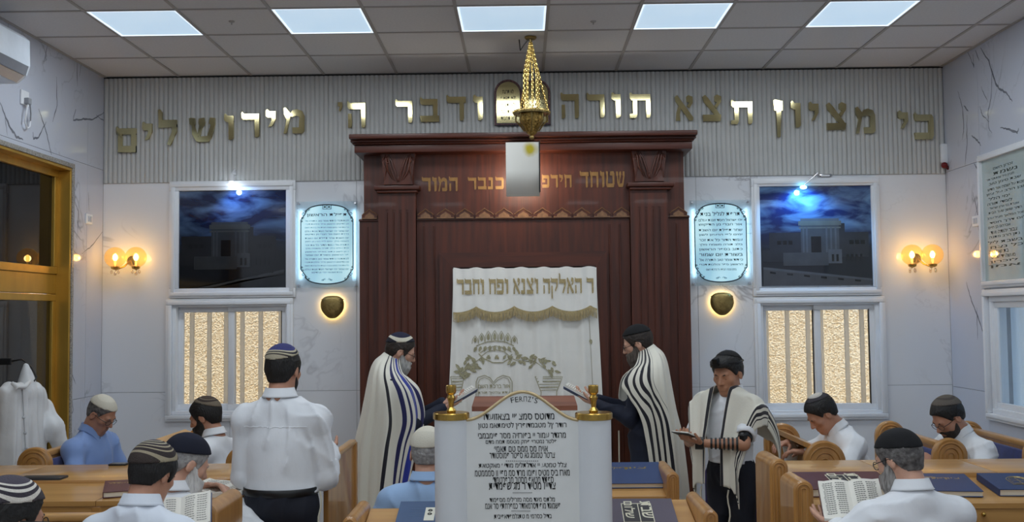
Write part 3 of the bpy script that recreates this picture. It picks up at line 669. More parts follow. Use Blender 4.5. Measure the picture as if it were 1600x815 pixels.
# ---------------------------------------------------------------- twin globe lamps
m_amber = glass_mat('amber_glass', (255, 236, 198), .04, .0, .35, .05)
m_crystal = glass_mat('crystal', (255, 248, 235), .3)
for n, cs in enumerate((((180, 402), (212.5, 402)), ((1425, 398), (1457, 398)))):
    P = [at(a, b, YB-.13) for a, b in cs]; cx = (P[0].x+P[1].x)/2; zc = P[0].z
    t = thing('globe_sconce', (cx, YB, zc-.12), ['twin amber glass globe wall lamp next to the gold window corner', 'twin amber glass globe wall lamp next to the glass text board corner'][n], 'lamp')
    MB().lathe([(0, -.02), (.03, -.018), (.04, -.008), (.04, 0)], (cx, YB, zc-.02), 20, Matrix.Rotation(R(90), 3, 'X')).build('wall_plate', m_brass, t, 40)
    for i, p in enumerate(P):
        MB().tube([(cx, YB-.02, zc-.02), (cx+(p.x-cx)*.4, YB-.07, zc-.07), (p.x, YB-.12, zc-.10), (p.x, YB-.13, zc-.085)], .007, 8).build('arm', m_brass, t, 60)
        MB().lathe([(.012, -.10), (.03, -.092), (.034, -.075), (.02, -.07)], (p.x, p.y, zc), 16).build('cup', m_brass, t, 40)
        g = MB().lathe([(.083*math.sin(a), -.083*math.cos(a)) for a in [R(18)+(math.pi-R(18))*k/20 for k in range(21)]], (p.x, p.y, zc), 28).build('globe', m_amber, t, 180)
        MB().lathe([(.004, -.07), (.009, -.05), (.009, -.025)], (p.x, p.y, zc), 10).build('candle', mat('candle_cream', (250, 236, 200), .5, emit=(255, 200, 110), es=1.5), t, 60)
        MB().ball((p.x, p.y, zc), .018, 8, (1, 1, 1.7)).build('bulb', mat('warm_bulb', (255, 226, 150), .4, emit=(255, 206, 110), es=22), t, 180)
        point(t, (p.x, p.y, zc), 2.2, (1, .66, .28), .025)
        for q in range(4):
            a = q*1.6+.4; x, y = p.x+.026*math.cos(a), p.y+.026*math.sin(a); MB().ball((x, y, zc-.118-.012*(q % 2)), .011, 6, (1, 1, 1.4)).build('crystal', m_crystal, t, 180)

# ---------------------------------------------------------------- wall inscription of single letters
def flag(w): return [(0, 1.0), (.05, 1.06), (.12, 1.0), (.16, .97), (w, .97), (w, .72), (.10, .72), (.02, .80)]
def vleg(x0, x1, top=.75): return [(x0, top), (x1, top), (x1, .10), (x1-.05, 0), (x0+.03, 0), (x0+.02, .1)]
G = {
 'he': [flag(1), vleg(.76, 1), [(.06, .55), (.24, .55), (.26, .06), (.20, 0), (.06, 0)]],
 'resh': [flag(1), vleg(.74, 1)],
 'dalet': [flag(1.05), vleg(.70, .94)],
 'vav': [[(0, 1), (.15, 1.05), (.4, .96), (1, .96), (1, .72), (.3, .70), (0, .78)], [(.45, .75), (1, .75), (1, .08), (.8, 0), (.5, 0)]],
 'final_nun': [[(0, 1.0), (.2, 1.03), (1, .98), (1, .72), (.1, .72)], [(.3, .75), (.85, .75), (.7, .0), (.4, .0)]],
 'yod': [[(0, 1), (.15, 1.08), (.4, .95), (1, .95), (1, .45), (.6, .02), (.25, -.02), (.6, .38), (.6, .55), (.2, .55), (0, .66)]],
 'tav': [flag(1), vleg(.78, 1), [(.16, .74), (.36, .74), (.36, .12), (.30, .0), (0, 0), (.0, .16), (.16, .18)]],
 'bet': [flag(.94), [(.70, .75), (.94, .75), (.94, .2), (.70, .2)], [(0, .26), (1.02, .26), (1.02, .0), (.03, 0)]],
 'kaf': [flag(.9), [(.74, .9), (.90, .97), (1, .85), (1, .15), (.9, 0), (.74, .1)], [(0, .26), (.9, .26), (.9, 0), (.04, 0)]],
 'alef': [[(0, .98), (.14, 1.05), (.28, .9), (1, .12), (.96, 0), (.78, 0), (.04, .80)], [(.62, .98), (.74, 1.05), (.98, .98), (.98, .72), (.80, .52), (.66, .60), (.78, .74), (.64, .78)], [(.20, .62), (.32, .50), (.26, .26), (.28, 0), (.04, 0), (.08, .34)]],
 'tsadi': [[(0, .98), (.14, 1.05), (.30, .92), (.92, .24), (.70, .18), (.06, .78)], [(.62, 1), (.76, 1.06), (.98, .98), (.96, .76), (.72, .50), (.60, .60), (.76, .74), (.62, .80)], [(0, .26), (.96, .26), (.92, 0), (.02, 0)]],
 'mem': [[(0, 1.02), (.10, 1.06), (.30, .86), (.36, .80), (.30, .55), (.14, 0), (0, 0), (.14, .55), (.02, .78)], [(.28, .70), (.40, .92), (.62, .98), (.9, .9), (1, .72), (1, .1), (.9, 0), (.44, 0), (.42, .24), (.74, .24), (.76, .66), (.62, .72), (.40, .66)]],
 'final_mem': [flag(1), [(.76, .75), (1, .75), (1, 0), (.76, 0)], [(.10, .75), (.30, .75), (.30, 0), (.10, 0)], [(.10, .26), (1, .26), (1, 0), (.10, 0)]],
 'lamed': [[(0, 1.0), (.12, 1.02), (.22, .94), (.24, .66), (.04, .70), (.02, .9)], [(.04, .72), (1, .72), (1, .52), (.04, .50)], [(.74, .60), (1, .60), (1, .40), (.66, 0), (.50, .04), (.56, .14), (.74, .38)]],
 'shin': [[(0, .98), (.06, 1.0), (.22, .98), (.24, .74), (.20, .70), (.36, .20), (.30, 0), (.12, .30), (.10, .68), (.02, .74)], [(.26, .06), (.36, 0), (.74, 0), (.86, .16), (1, .72), (1, .98), (.80, 1.0), (.76, .76), (.84, .70), (.70, .24), (.36, .22)], [(.38, .96), (.58, 1.0), (.62, .80), (.50, .56), (.42, .22), (.32, .26), (.40, .68), (.36, .78)]],
 'het': [flag(1), vleg(.76, 1), vleg(.08, .30)],
 'tet': [[(0, 1), (.22, 1), (.24, .72), (.22, .2), (.06, .05), (.0, .3), (.06, .7)], [(.06, .24), (.92, .24), (1, .3), (.9, 0), (.12, 0)], [(.78, .2), (1, .2), (1, .85), (.9, 1), (.52, 1), (.46, .76), (.78, .72)]],
 'pe': [flag(.9), [(.74, .9), (.90, .97), (1, .85), (1, .15), (.9, 0), (.74, .1)], [(0, .24), (.9, .24), (.9, 0), (.04, 0)], [(.02, .8), (.2, .8), (.2, .62), (.44, .62), (.44, .42), (.02, .42)]],
 'nun': [[(.1, 1.0), (.8, .97), (.8, .74), (.1, .74)], [(.5, .9), (.85, .95), (.85, .1), (.5, .1)], [(0, .24), (.85, .24), (.85, 0), (0, 0)]],
 'qof': [flag(1), [(.76, .75), (1, .75), (.96, .45), (.66, .12), (.54, .22), (.76, .5)], [(.06, .52), (.26, .52), (.26, -.32), (.06, -.32)]],
 'geresh': [[(0, 1), (.9, 1), (1, .6), (.5, 0), (.2, .1), (.45, .5), (0, .6)]],
}
inscr = [('kaf', 1426, 1456, 179, 218.7, 'first, nearest the motion detector'), ('yod', 1401, 1416, 175.6, 201.5, 'beside the kaf nearest the motion detector'),
 ('mem', 1335, 1365, 170, 209.4, 'fifth from the hanging-yod end, before tsadi'), ('tsadi', 1289.5, 1321, 163.4, 204, 'between mem and yod'), ('yod', 1262, 1277, 162, 189, 'between tsadi and vav'), ('vav', 1234, 1249, 160.7, 200.5, 'between yod and the long final nun'), ('final_nun', 1207, 1221.5, 158.4, 215.4, 'with a long descending stroke'),
 ('tav', 1140.7, 1174, 159, 195, 'first of the word tav tsadi alef'), ('tsadi', 1096.6, 1126.4, 151.5, 190.6, 'between tav and alef'), ('alef', 1053.5, 1082, 152, 189.6, 'only alef of the inscription'),
 ('tav', 983, 1015.4, 147.5, 185.6, 'first of the word beside the tablets'), ('vav', 954.8, 969, 147, 185.6, 'between tav and resh'), ('resh', 916, 944, 148, 185, 'between vav and he near the tablets'), ('he', 875.6, 904, 147.5, 186, 'just next to the hanging lamp'),
 ('vav', 739.7, 754.6, 151, 189, 'next to the tablets over the cornice'), ('dalet', 698, 727, 151.5, 189.5, 'only dalet, over the cornice'), ('bet', 657, 686, 155, 191.5, 'between dalet and resh'), ('resh', 618.7, 645, 158, 193, 'last of the word vav dalet bet resh'),
 ('he', 543.5, 572, 161, 200.5, 'with an apostrophe, at the cornice end'), ('geresh', 529, 536.5, 161, 175.6, 'small apostrophe stroke after he'),
 ('mem', 444.7, 477, 171, 209.5, 'first of the last word'), ('yod', 417, 432.5, 174, 199, 'between mem and resh'), ('resh', 379, 406.6, 178, 215.5, 'between yod and vav'), ('vav', 352, 367, 180.6, 219.4, 'between resh and shin'), ('shin', 297.6, 338, 185, 222.7, 'only three-branched shin'), ('lamed', 249, 278.5, 173, 228.7, 'only lamed, with a tall ascender'), ('yod', 224.7, 240, 193, 219.5, 'between lamed and final mem'), ('final_mem', 184, 215, 200.5, 239, 'closed and square, in the wall corner')]
lbl = {('mem', 1335): 'gold Hebrew letter mem in the word nearest the motion detector wall', ('geresh', 529): 'small gold apostrophe mark after the gold letter he'}
for (g, a, b, c, d, how) in inscr:
    x0, x1, z0, z1 = brect(a, b, c, d); y1 = YB-.018; y0 = YB-.040
    m = MB()
    for i, poly in enumerate(G[g]): m.prism([(x0+u*(x1-x0), z0+v*(z1-z0)) for u, v in poly], y0+.0002*i, y1, 'y')
    bm_ = m.build('hebrew_letter', m_gold)
    nm = g.replace('_', ' ')
    tag(bm_, lbl.get((g, a), 'gold Hebrew letter %s on the fluted wall, %s' % (nm, how)), 'letter', 'gold letters of the wall inscription')
# ---------------------------------------------------------------- tablets over the ark
tab_t = [['יכנא', 'היהי אל', 'אשת אל', 'רוכז', 'דבכ'], ['חצרת אל', 'ףאנת אל', 'בנגת אל', 'הנעת אל', 'דמחת אל']]
m_bead = mat('jewelled_edge', (40, 28, 60), .25, rgb2=(170, 130, 120), nscale=160)
x0, x1, z0, z1 = brect(772.6, 859.5, 126, 197)
t = thing('commandment_tablets', ((x0+x1)/2, YB, z0), 'pair of round topped gold tablets with jewelled dark rims on the fluted wall', 'tablets')
def arch(xa, xb, za, zb, n=18):
    r = (xb-xa)/2; h = min(r, (zb-za)*.45); return [(xa, za), (xb, za)]+[((xa+xb)/2+r*math.cos(math.pi*k/n), zb-h+h*math.sin(math.pi*k/n)) for k in range(n+1)]
for i in range(2):
    xa = x0+(x1-x0)*(.0 if i == 0 else .505); xb = xa+(x1-x0)*.495; o = arch(xa, xb, z0, z1)
    MB().prism(o, YB-.045, YB-.018, 'y').build('rim_board', mat('purple_black', (30, 22, 52), .4), t)
    MB().tube([(a, YB-.047, b) for a, b in arch(xa+.007, xb-.007, z0+.007, z1-.007)], .008, 6, closed=True).build('jewel_rim', m_bead, t, 60)
    MB().prism(arch(xa+.018, xb-.018, z0+.018, z1-.018), YB-.050, YB-.044, 'y').build('gold_face', m_gold, t)
    m = MB(); xm = (xa+xb)/2
    for k, s in enumerate(tab_t[1-i]):
        zz = z1-.08-k*.055; w = .06 if k else .045
        p2, f2 = text2d(s, xm-w, xm+w, zz-.034, zz); m = MB(); m.add([(p[0], YB-.0515, p[1]) for p in p2], f2); m.build('text_line', mat('tablet_ink', (50, 40, 24), .6), t)

# ---------------------------------------------------------------- the ark
AY = 7.95
def ap(px, py, Y=AY): return at(px, py, Y)
def ax(px, py=400, Y=AY): return at(px, py, Y).x
def az(py, px=820, Y=AY): return at(px, py, Y).z
acx = (ax(562, 600)+ax(1082, 600))/2
ark = thing('torah_ark', (acx, AY, 0), 'tall dark mahogany ark with fluted pilasters, carved capitals and heavy cornice', 'ark')
zc0, zc1 = az(240), az(206, 820, 7.74); hw1 = (ax(1068, 280)-ax(568, 280))/2; hw2 = (ax(1081, 560)-ax(562.5, 560))/2; zrow = az(339)
xo0, xo1 = ax(709, 500), ax(931, 500); zo = az(417)
b = MB()
for q in rects_minus((acx-hw2, acx+hw2, .12, zrow), [(xo0, xo1, .3, zo)]): b.box(q[0], q[1], AY, AY+.06, q[2], q[3])
b.box(acx-hw2, acx-hw2+.03, AY+.06, YB, .12, zrow); b.box(acx+hw2-.03, acx+hw2, AY+.06, YB, .12, zrow); b.box(acx-hw2, acx+hw2, AY+.06, YB, zrow-.03, zrow)
b.build('lower_case', m_ark, ark)
MB().box(xo0, xo1, AY+.10, AY+.12, .3, zo).build('inner_doors', m_ark, ark)
b = MB(); b.box(acx-hw1, acx+hw1, AY+.004, YB, zrow, zc0+.02); b.build('upper_case', m_ark, ark)
MB().bbox(acx-hw2-.02, acx+hw2+.02, AY-.03, YB, 0.0, .13, .008).build('plinth', m_arkh, ark)
for x in (-.27, -.02, .27): MB().box(acx+x*1.0-.001, acx+x+.001, AY+.0025, AY+.0045, zrow, zc0).build('board_joint', mat('joint_dark', (30, 12, 8), .6), ark)
# cornice of stepped mouldings
hc = (ax(1090, 206, 7.74)-ax(545, 206, 7.74))/2; hf = (ax(1082, 232, 7.80)-ax(553, 232, 7.80))/2; ccx = (ax(1090, 206, 7.74)+ax(545, 206, 7.74))/2
dzc = zc1-zc0
for nm, hw, y, za, zb in (('fascia', hf, 7.81, .0, .46), ('cornice_step', hf+.012, 7.79, .46, .56), ('cornice_step', hf+.025, 7.77, .56, .72), ('cornice_top', hc, 7.735, .72, 1.0)):
    MB().bbox(ccx-hw, ccx+hw, y, YB-.02, zc0+dzc*za, zc0+dzc*zb, .007).build(nm, m_arkh, ark, 40)
# pilasters
for s, (c0, c1, i0, i1, s0, s1, yt, yb, im0, im1) in enumerate(((596, 651.5, 587, 657.5, 593, 651.5, 236, 290, 292, 303), (984.5, 1041, 978.5, 1051, 985.5, 1044, 231, 285, 287, 298))):
    xa, xb = ax(c0, 260), ax(c1, 260); xm = (xa+xb)/2; zt, zb_ = az(yt, xm and (c0+c1)/2), az(yb, (c0+c1)/2); w = (xb-xa)/2
    cp = []
    for k in range(13):
        u = k/12; hwid = w*(1-.22*min(1, u*1.15)**.8+.04*(u > .93)); cp.append((hwid, zt+(zb_-zt)*u))
    o = [(xm+a, z) for a, z in cp]+[(xm-a, z) for a, z in reversed(cp)]
    cap = MB().prism(o, AY-.075, AY+.01, 'y').build('capital', m_ark, ark)
    for q in (-1, 1):   # acanthus relief: scrolls and leaf ribs
        m = MB()
        m.tube([(xm+q*(w*.62+.035*(1-k/16)*math.cos(k*.75)), AY-.078, zt-.085+.035*(1-k/16)*math.sin(k*.75)) for k in range(15)], .006, 6); m.build('scroll', m_ark, cap, 60)
        for j in range(3):
            m = MB(); m.tube([(xm+q*(.008+.018*j), AY-.077, zb_+.02+.01*j), (xm+q*(.02+.03*j), AY-.084, zb_+.09+.01*j), (xm+q*(.05+.022*j), AY-.082, zt-.09+.03*j*.3), (xm+q*(.075+.012*j), AY-.077, zt-.04+.0*j)], [.004, .008, .007, .004], 6); m.build('leaf_rib', m_ark, cap, 60)
        m = MB(); m.tube([(xm+q*w*.78, AY-.077, zb_+.03), (xm+q*w*.66, AY-.08, zb_+.12), (xm+q*w*.8, AY-.078, zb_+.17)], [.004, .007, .003], 6); m.build('leaf_rib', m_ark, cap, 60)
    MB().ball((xm, AY-.078, zb_+.045), .014, 8, (.8, .6, 1.6)).build('bud', m_ark, cap, 180)
    MB().bbox(ax(i0, 297), ax(i1, 297), AY-.105, AY+.01, az((im0+im1)/2+1, (c0+c1)/2), az(im0, (c0+c1)/2), .006).build('impost', m_arkh, ark, 40)
    MB().bbox(ax(i0+4, 297), ax(i1-4, 297), AY-.09, AY+.01, az(im1, (c0+c1)/2), az((im0+im1)/2+1, (c0+c1)/2), .006).build('impost_step', m_arkh, ark, 40)
    sa, sb = ax(s0, 450), ax(s1, 450); zt2 = az(im1, (c0+c1)/2); ft = zt2-.13; Wp = sb-sa; fw_ = Wp*.035
    # shaft with four routed flutes: strips between recessed channels
    cs = [sa+Wp*u for u in (.24, .415, .60, .775)]
    m = MB(); e = [sa]+[v for c in cs for v in (c-fw_, c+fw_)]+[sb]
    for k in range(0, 10, 2): m.box(e[k], e[k+1], AY-.062, AY, .3, ft)
    m.box(sa, sb, AY-.057, AY, .3, ft); m.box(sa, sb, AY-.062, AY, ft, zt2); m.box(sa, sb, AY-.062, AY, .13, .3)
    m.build('pilaster_shaft', m_ark, ark)
    for c in cs: MB().tube([(c, AY-.056, .32), (c, AY-.056, ft-.02)], .004, 6).build('flute_rod', m_ark, ark, 60)
# row of small ogee arches
m_archw = mat('arch_inlay', (128, 92, 62), .35, var=.25, nscale=40)
row = [(566, 590), (653, 677.5), (683, 710), (713, 740), (743.5, 771), (774, 801), (804, 831), (834, 861.5), (865, 892), (896, 922), (928, 953), (958, 984), (1046, 1073)]
for (pa, pb) in row:
    pm = (pa+pb)/2; xa, xb = ax(pa, 334), ax(pb, 334); zb_, zt = az(340-(pm-820)*.008, pm), az(325.5-(pm-820)*.008, pm); w = xb-xa; h = zt-zb_; xm = (xa+xb)/2
    o = [(xa, zb_), (xb, zb_), (xb, zb_+h*.35), (xb-w*.12, zb_+h*.55), (xm+w*.18, zb_+h*.74), (xm, zt), (xm-w*.18, zb_+h*.74), (xa+w*.12, zb_+h*.55), (xa, zb_+h*.35)]
    a = MB().prism(o, AY-.02, AY+.004, 'y').build('ogee_arch', m_ark, ark)
    sc = lambda p, k: (xm+(p[0]-xm)*k, zb_+h*.06+(p[1]-zb_)*k)
    MB().tube([(p[0], AY-.02, p[1]) for p in o[2:]], .0045, 6).build('arch_moulding', m_archw, a, 60)
    MB().prism([sc(p, .62) for p in o], AY-.0225, AY-.0195, 'y').build('arch_inlay', m_archw, a)
    MB().box(xa, xb, AY-.024, AY-.018, zb_-.002, zb_+.007).build('arch_sill', m_archw, a)
m = MB().bbox(acx-hw2-.004, acx+hw2+.004, AY-.014, AY+.01, zrow-.02, zrow-.004, .004).build('row_rail', m_arkh, ark)
# gilt inscription
m_gilt = mat('gilt_letter', (148, 110, 64), .42, .5, var=.15, nscale=30)
NARROW = {'vav': .5, 'yod': .5, 'nun': .68, ' ': .42}
def letter_row(names, xa, xb, gap=.2):
    """cells (name, x0, x1) of a line of letters given from its low-x end"""
    tot = sum(NARROW.get(n, 1.)+gap for n in names)-gap; u = (xb-xa)/tot; x = xa; out = []
    for n in names:
        w = NARROW.get(n, 1.)*u
        if n != ' ': out.append((n, x, x+w))
        x += w+gap*u
    return out
for (s, pa, pb, pt, pbm) in ((('resh', 'vav', 'mem', 'he'), 659, 715, 277, 299), (('resh', 'bet', 'nun', 'kaf'), 731, 787, 277, 296), (('pe', 'resh', 'yod', 'het'), 847, 893, 273, 293), (('dalet', 'het', 'vav', 'tet', 'shin'), 906, 976, 268, 293)):
    for g, xa, xb in letter_row(s, ax(pa, 285), ax(pb, 285)):
        z0_, z1_ = az(pbm, pa), az(pt, pa); m = MB()
        for q, poly in enumerate(G[g]): m.prism([(xa+u*(xb-xa), (z0_ if g != 'yod' else z0_+.45*(z1_-z0_))+v*(z1_-z0_)*(1 if g != 'yod' else .55)) for u, v in poly], AY-.001-.0001*q, AY+.006, 'y')
        m.build('inscription_letter', m_gilt, ark)
# door casing round the curtain
xc0, xc1 = ax(688, 500), ax(949, 500); zct = az(394)
def mitre(pts, nm): MB().prism(pts, AY-.05, AY+.01, 'y').build(nm, m_arkh if nm == 'lintel_casing' else m_ark, ark)
mitre([(xc0, zct), (xc1, zct), (xo1, zo), (xo0, zo)], 'lintel_casing'); mitre([(xc0, zct-.001), (xo0-.0008, zo), (xo0-.0008, .13), (xc0, .13)], 'side_casing'); mitre([(xc1, zct-.001), (xo1+.0008, zo), (xo1+.0008, .13), (xc1, .13)], 'side_casing')
# lower door panelling lines
for px in (575, 664, 680, 956, 972, 1062):
    MB().bbox(ax(px, 600)-.006, ax(px, 600)+.006, AY-.012, AY+.002, .16, zrow-.06, .004).build('panel_bead', m_ark, ark)

# ---------------------------------------------------------------- curtain of the ark
CY = AY-.075
m_sat = mat('ivory_satin', (240, 238, 232), .42, var=.03, sheen=.3, bump=.06, bscale=20)
m_emb = mat('gold_thread', (178, 160, 116), .55, .2, var=.25, nscale=120, bump=.4, bscale=300)
m_emb2 = mat('grey_gold_thread', (172, 166, 136), .55, .2, var=.25, nscale=120)
m_val = mat('valance_fringe', (186, 166, 120), .7, var=.25, nscale=60, stretch=(8, 8, .5), bump=.5, bscale=60)
zcu1, zcu0 = az(418, 820, CY), .42
def ripple(x, z):
    v = max(0, min(1, (zcu1-z)/1.1))
    return .008*math.sin(x*38+math.sin(z*3)*.6)*(.6+.6*v)+.007*math.sin(x*17+1.1+z*1.2)+.004*math.sin(x*71+z*2)
def cxl(z):   # the cloth flares a little towards its foot
    v = max(0, (zcu1-z)/1.2); return ax(708.5, 420, CY)-.055*v**1.2, ax(931, 420, CY)+.045*v
curt = thing('ark_curtain', (acx, CY, zcu0), 'ivory satin curtain embroidered with a crown and tablets, closing the ark', 'curtain')
P = []
for i in range(61):
    z = zcu0+(zcu1-zcu0)*i/60; a, b = cxl(z); P.append([(a+(b-a)*j/110, CY+ripple(a+(b-a)*j/110, z), z+(.007*math.cos(j*.36) if i == 60 else 0)) for j in range(111)])
MB().grid(P).build('main_cloth', m_sat, curt, 180)
# side border strip seam
for px in (918,):
    m = MB(); L = []; Q = []
    for i in range(40):
        z = zcu0+(az(495, 820, CY)-zcu0)*i/39; a, b = cxl(z); x = b-.075; L.append((x, CY+ripple(x, z)-.002, z)); Q.append((x+.006, CY+ripple(x+.006, z)-.002, z))
    m.grid([L, Q]); m.build('side_seam', mat('seam', (190, 184, 170), .6), curt)
zv = lambda u: (az(489, 820, CY)+.0)+.046*(1-abs(math.sin(math.pi*(u*3.78+.395)))**.75)
P = []; nV = 120
for i in range(13):
    row_ = []
    for j in range(nV+1):
        u = j/nV; a, b = cxl(zcu1-.3); x = a+.008+(b-a-.016)*u; zb_ = zv(u); z = zb_+(zcu1-.004-zb_)*i/12; row_.append((x, CY-.024+ripple(x, z)*.6, z))
    P.append(row_)
MB().grid(P).build('valance', m_sat, curt, 180)
for k, (dz0, dz1, nm) in enumerate(((-.0, .014, 'braid'),)):
    P = [[(p[0], p[1]-.004, p[2]+dz) for p in (P[0])] for dz in (-.004, .012)] if k == 0 else P
    MB().grid(P).build(nm, m_emb, curt, 180)
fr = MB(); nfr = 230
for j in range(nfr):
    u = (j+.5)/nfr; a, b = cxl(zcu1-.3); x = a+.008+(b-a-.016)*u; zz = zv(u); y = CY-.026+ripple(x, zz)*.6
    fr.tube([(x, y, zz+.004), (x+random.uniform(-.003, .003), y-.004, zz-.03), (x+random.uniform(-.004, .004), y-.002, zz-.062-random.random()*.006)], [.0024, .0026, .0022], 4)
tag(fr.build('fringe', m_val, curt), kind='stuff')
def on_cloth(nm, pts, fs, mt, off=-.006, par=curt, fac=1.):
    m = MB(); m.add([(x, CY+ripple(x, z)*fac+off, z) for x, z in pts], fs); return m.build(nm, mt, par)
# title letters on the valance, letter by letter
xt0, xt1 = ax(714, 445, CY), ax(927, 445, CY); zl0, zl1 = az(459, 820, CY), az(435, 820, CY)
for g, xa, xb in letter_row(('resh', 'bet', 'het', 'vav', ' ', 'het', 'pe', 'vav', ' ', 'alef', 'nun', 'tsadi', 'vav', ' ', 'he', 'qof', 'lamed', 'alef', 'he', ' ', 'resh'), xt0, xt1, .14):
    for q, poly in enumerate(G[g]):
        pass
    m = MB()
    for q, poly in enumerate(G[g]):
        pp_ = [(xa+u*(xb-xa), zl0+(v if g != 'lamed' else v*1.3)*(zl1-zl0)) for u, v in poly]
        m.add([(x, CY+ripple(x, z)*.6-.031-.0003*q, z) for x, z in pp_], [tuple(range(len(pp_)))])
    m.build('embroidered_letter', m_emb, curt)
def cp(px, py): v = at(px, py, CY); return v.x, v.z
def ribbon(nm, pix, w, mt=m_emb2, par=curt, closed=False):
    P = [cp(*p) for p in pix]; P = P+[P[0]] if closed else P
    q = []
    for a, b in zip(P[:-1], P[1:]):
        for t_ in range(3): q.append((a[0]+(b[0]-a[0])*t_/3, a[1]+(b[1]-a[1])*t_/3))
    q.append(P[-1]); L = []; Rr = []
    for i, p in enumerate(q):
        a = q[max(i-1, 0)]; b = q[min(i+1, len(q)-1)]; dx, dz = b[0]-a[0], b[1]-a[1]; d = math.hypot(dx, dz) or 1; nx, nz = -dz/d*w, dx/d*w
        L.append((p[0]+nx, p[1]+nz)); Rr.append((p[0]-nx, p[1]-nz))
    n = len(q); return on_cloth(nm, L+Rr, [(i, i+1, n+i+1, n+i) for i in range(n-1)], mt, -.005, par)
def leaf(nm, px, py, ang, L_, W_, mt=m_emb2, par=curt):
    o = [(px+math.cos(ang)*L_*t_-math.sin(ang)*W_*s_, py+math.sin(ang)*L_*t_+math.cos(ang)*W_*s_) for t_, s_ in ((0, 0), (.3, .5), (.65, .42), (1, 0), (.65, -.42), (.3, -.5))]
    return on_cloth(nm, [cp(*p) for p in o], [(0, 1, 2, 3, 4, 5)], mt, -.005, par)
# crown
crown = ribbon('crown_band', [(748, 552), (756, 560), (770, 566), (786, 566), (794, 561), (800, 553)], .004)
ribbon('crown_line', [(752, 556), (762, 549), (775, 546), (788, 549), (796, 556)], .003, par=crown); ribbon('crown_line', [(750, 551), (762, 543), (775, 540), (788, 543), (799, 550)], .003, par=crown)
ribbon('crown_line', [(744, 540), (760, 534), (775, 532), (790, 534), (803, 540)], .0035, par=crown)
for i in range(7):
    px = 742.5+10.2*i; bz = 537-3.5*math.sin(math.pi*i/6); ht = 13+5*math.sin(math.pi*i/6)
    ribbon('crown_point', [(px-5, bz), (px-4, bz-ht*.6), (px, bz-ht), (px+4, bz-ht*.6), (px+5, bz)], .0022, par=crown); leaf('crown_leaf', px, bz-2, -math.pi/2, ht*.7, 5, par=crown)
for i in range(9): leaf('crown_leaf', 745+7*i, 541-2*math.sin(math.pi*i/8), math.pi/2-.5*(i-4)/4, 10, 5, par=crown)
for i in range(5): leaf('crown_leaf', 760+6.5*i, 561, -math.pi/2+.6*(-1)**i, 9, 4, par=crown)
# garlands
for s, (cx_, cy_) in enumerate(((728, 573), (852, 570))):
    g = ribbon('garland_stem', [(752, 558), (742, 566), (730, 572), (718, 588)] if s == 0 else [(796, 558), (812, 565), (835, 564), (850, 574), (862, 583)], .0025)
    rng = random.Random(s+3)
    for i in range(30):
        u = rng.random(); px = (752-36*u if s == 0 else 798+66*u)+rng.uniform(-4, 4); py = (560+26*u if s == 0 else 560+16*u)+rng.uniform(-14, 12)*min(1, u+.35)
        leaf('garland_leaf', px, py, rng.uniform(0, 6.28), rng.uniform(8, 12), rng.uniform(4, 6), par=g)
# tablets and vases on the cloth
tb_ = ribbon('embroidered_tablets', [(744, 626), (744, 596), (747, 589), (757, 586), (766, 590), (771, 597), (777, 590), (786, 586), (796, 589), (800, 596), (800, 626)], .003)
ribbon('tablet_line', [(747, 626), (747, 598), (750, 592), (757, 589), (765, 593), (771, 600), (778, 593), (787, 589), (794, 592), (797, 598), (797, 626)], .002, par=tb_)
for i, s in enumerate(('םשה תכרב רוא', 'תרות ךיהלא תדע')):
    a = cp(747, 606+10*i); b = cp(797, 600+10*i); p2, f2 = text2d(s, a[0], b[0], a[1], b[1]); on_cloth('tablet_text', p2, f2, m_emb2, -.005, tb_)
for (xa, xb, sk) in ((836, 879, 0), (704, 725, 0)):
    v = ribbon('embroidered_vase', [(xa, 588), (xa+(xb-xa)*.22, 612), (xa+(xb-xa)*.20, 628), (xb-(xb-xa)*.20, 628), (xb-(xb-xa)*.22, 612), (xb, 588)], .0028, closed=True)
    for k in range(5):
        py = 591+4.5*k; sh = (xb-xa)*.22*(py-588)/24; ribbon('vase_band', [(xa+sh+1, py), (xb-sh-1, py)], .0045 if k in (1, 3) else .0025, par=v)
    for k in range(4): leaf('vase_leaf', xa+(xb-xa)*(.28+.15*k), 624, -.9, 8, 4, par=v)
leaf('small_mark', 922, 529, 1.3, 9, 5)

# ---------------------------------------------------------------- lamp cover in front of the ark, hanging lamp
x0, x1 = ax(790.5, 260, 7.62), ax(843, 260, 7.62); za, zb_ = az(304, 816, 7.62), az(222, 816, 7.62)
lc = thing('lamp_cover', ((x0+x1)/2, 7.62, za), 'curved white lamp cover with a yellow scorch mark in front of the ark cornice', 'lamp')
m_cov = bpy.data.materials.new('scorched_white'); m_cov.use_nodes = True
def _cov():
    nt = m_cov.node_tree; b = nt.nodes['Principled BSDF']; N = nt.nodes.new; L = nt.links.new
    tc = N('ShaderNodeTexCoord'); mp = N('ShaderNodeMapping'); mp.inputs['Location'].default_value = (-.058, 0, -.345); mp.inputs['Scale'].default_value = (1, 0, 1); L(tc.outputs['Object'], mp.inputs[0])
    ln = N('ShaderNodeVectorMath'); ln.operation = 'LENGTH'; L(mp.outputs[0], ln.inputs[0]); nz = N('ShaderNodeTexNoise'); nz.inputs['Scale'].default_value = 14; L(tc.outputs['Object'], nz.inputs[0])
    ad = N('ShaderNodeMath'); ad.operation = 'MULTIPLY_ADD'; ad.inputs[1].default_value = .05; L(nz.outputs[0], ad.inputs[0]); L(ln.outputs['Value'], ad.inputs[2])
    rp = N('ShaderNodeValToRGB'); e = rp.color_ramp.elements; e[0].position = .045; e[0].color = (*lin((196, 178, 40)), 1); e[1].position = .09; e[1].color = (*lin((232, 230, 222)), 1)
    L(ad.outputs[0], rp.inputs[0]); L(rp.outputs[0], b.inputs['Base Color']); b.inputs['Roughness'].default_value = .35
_cov()
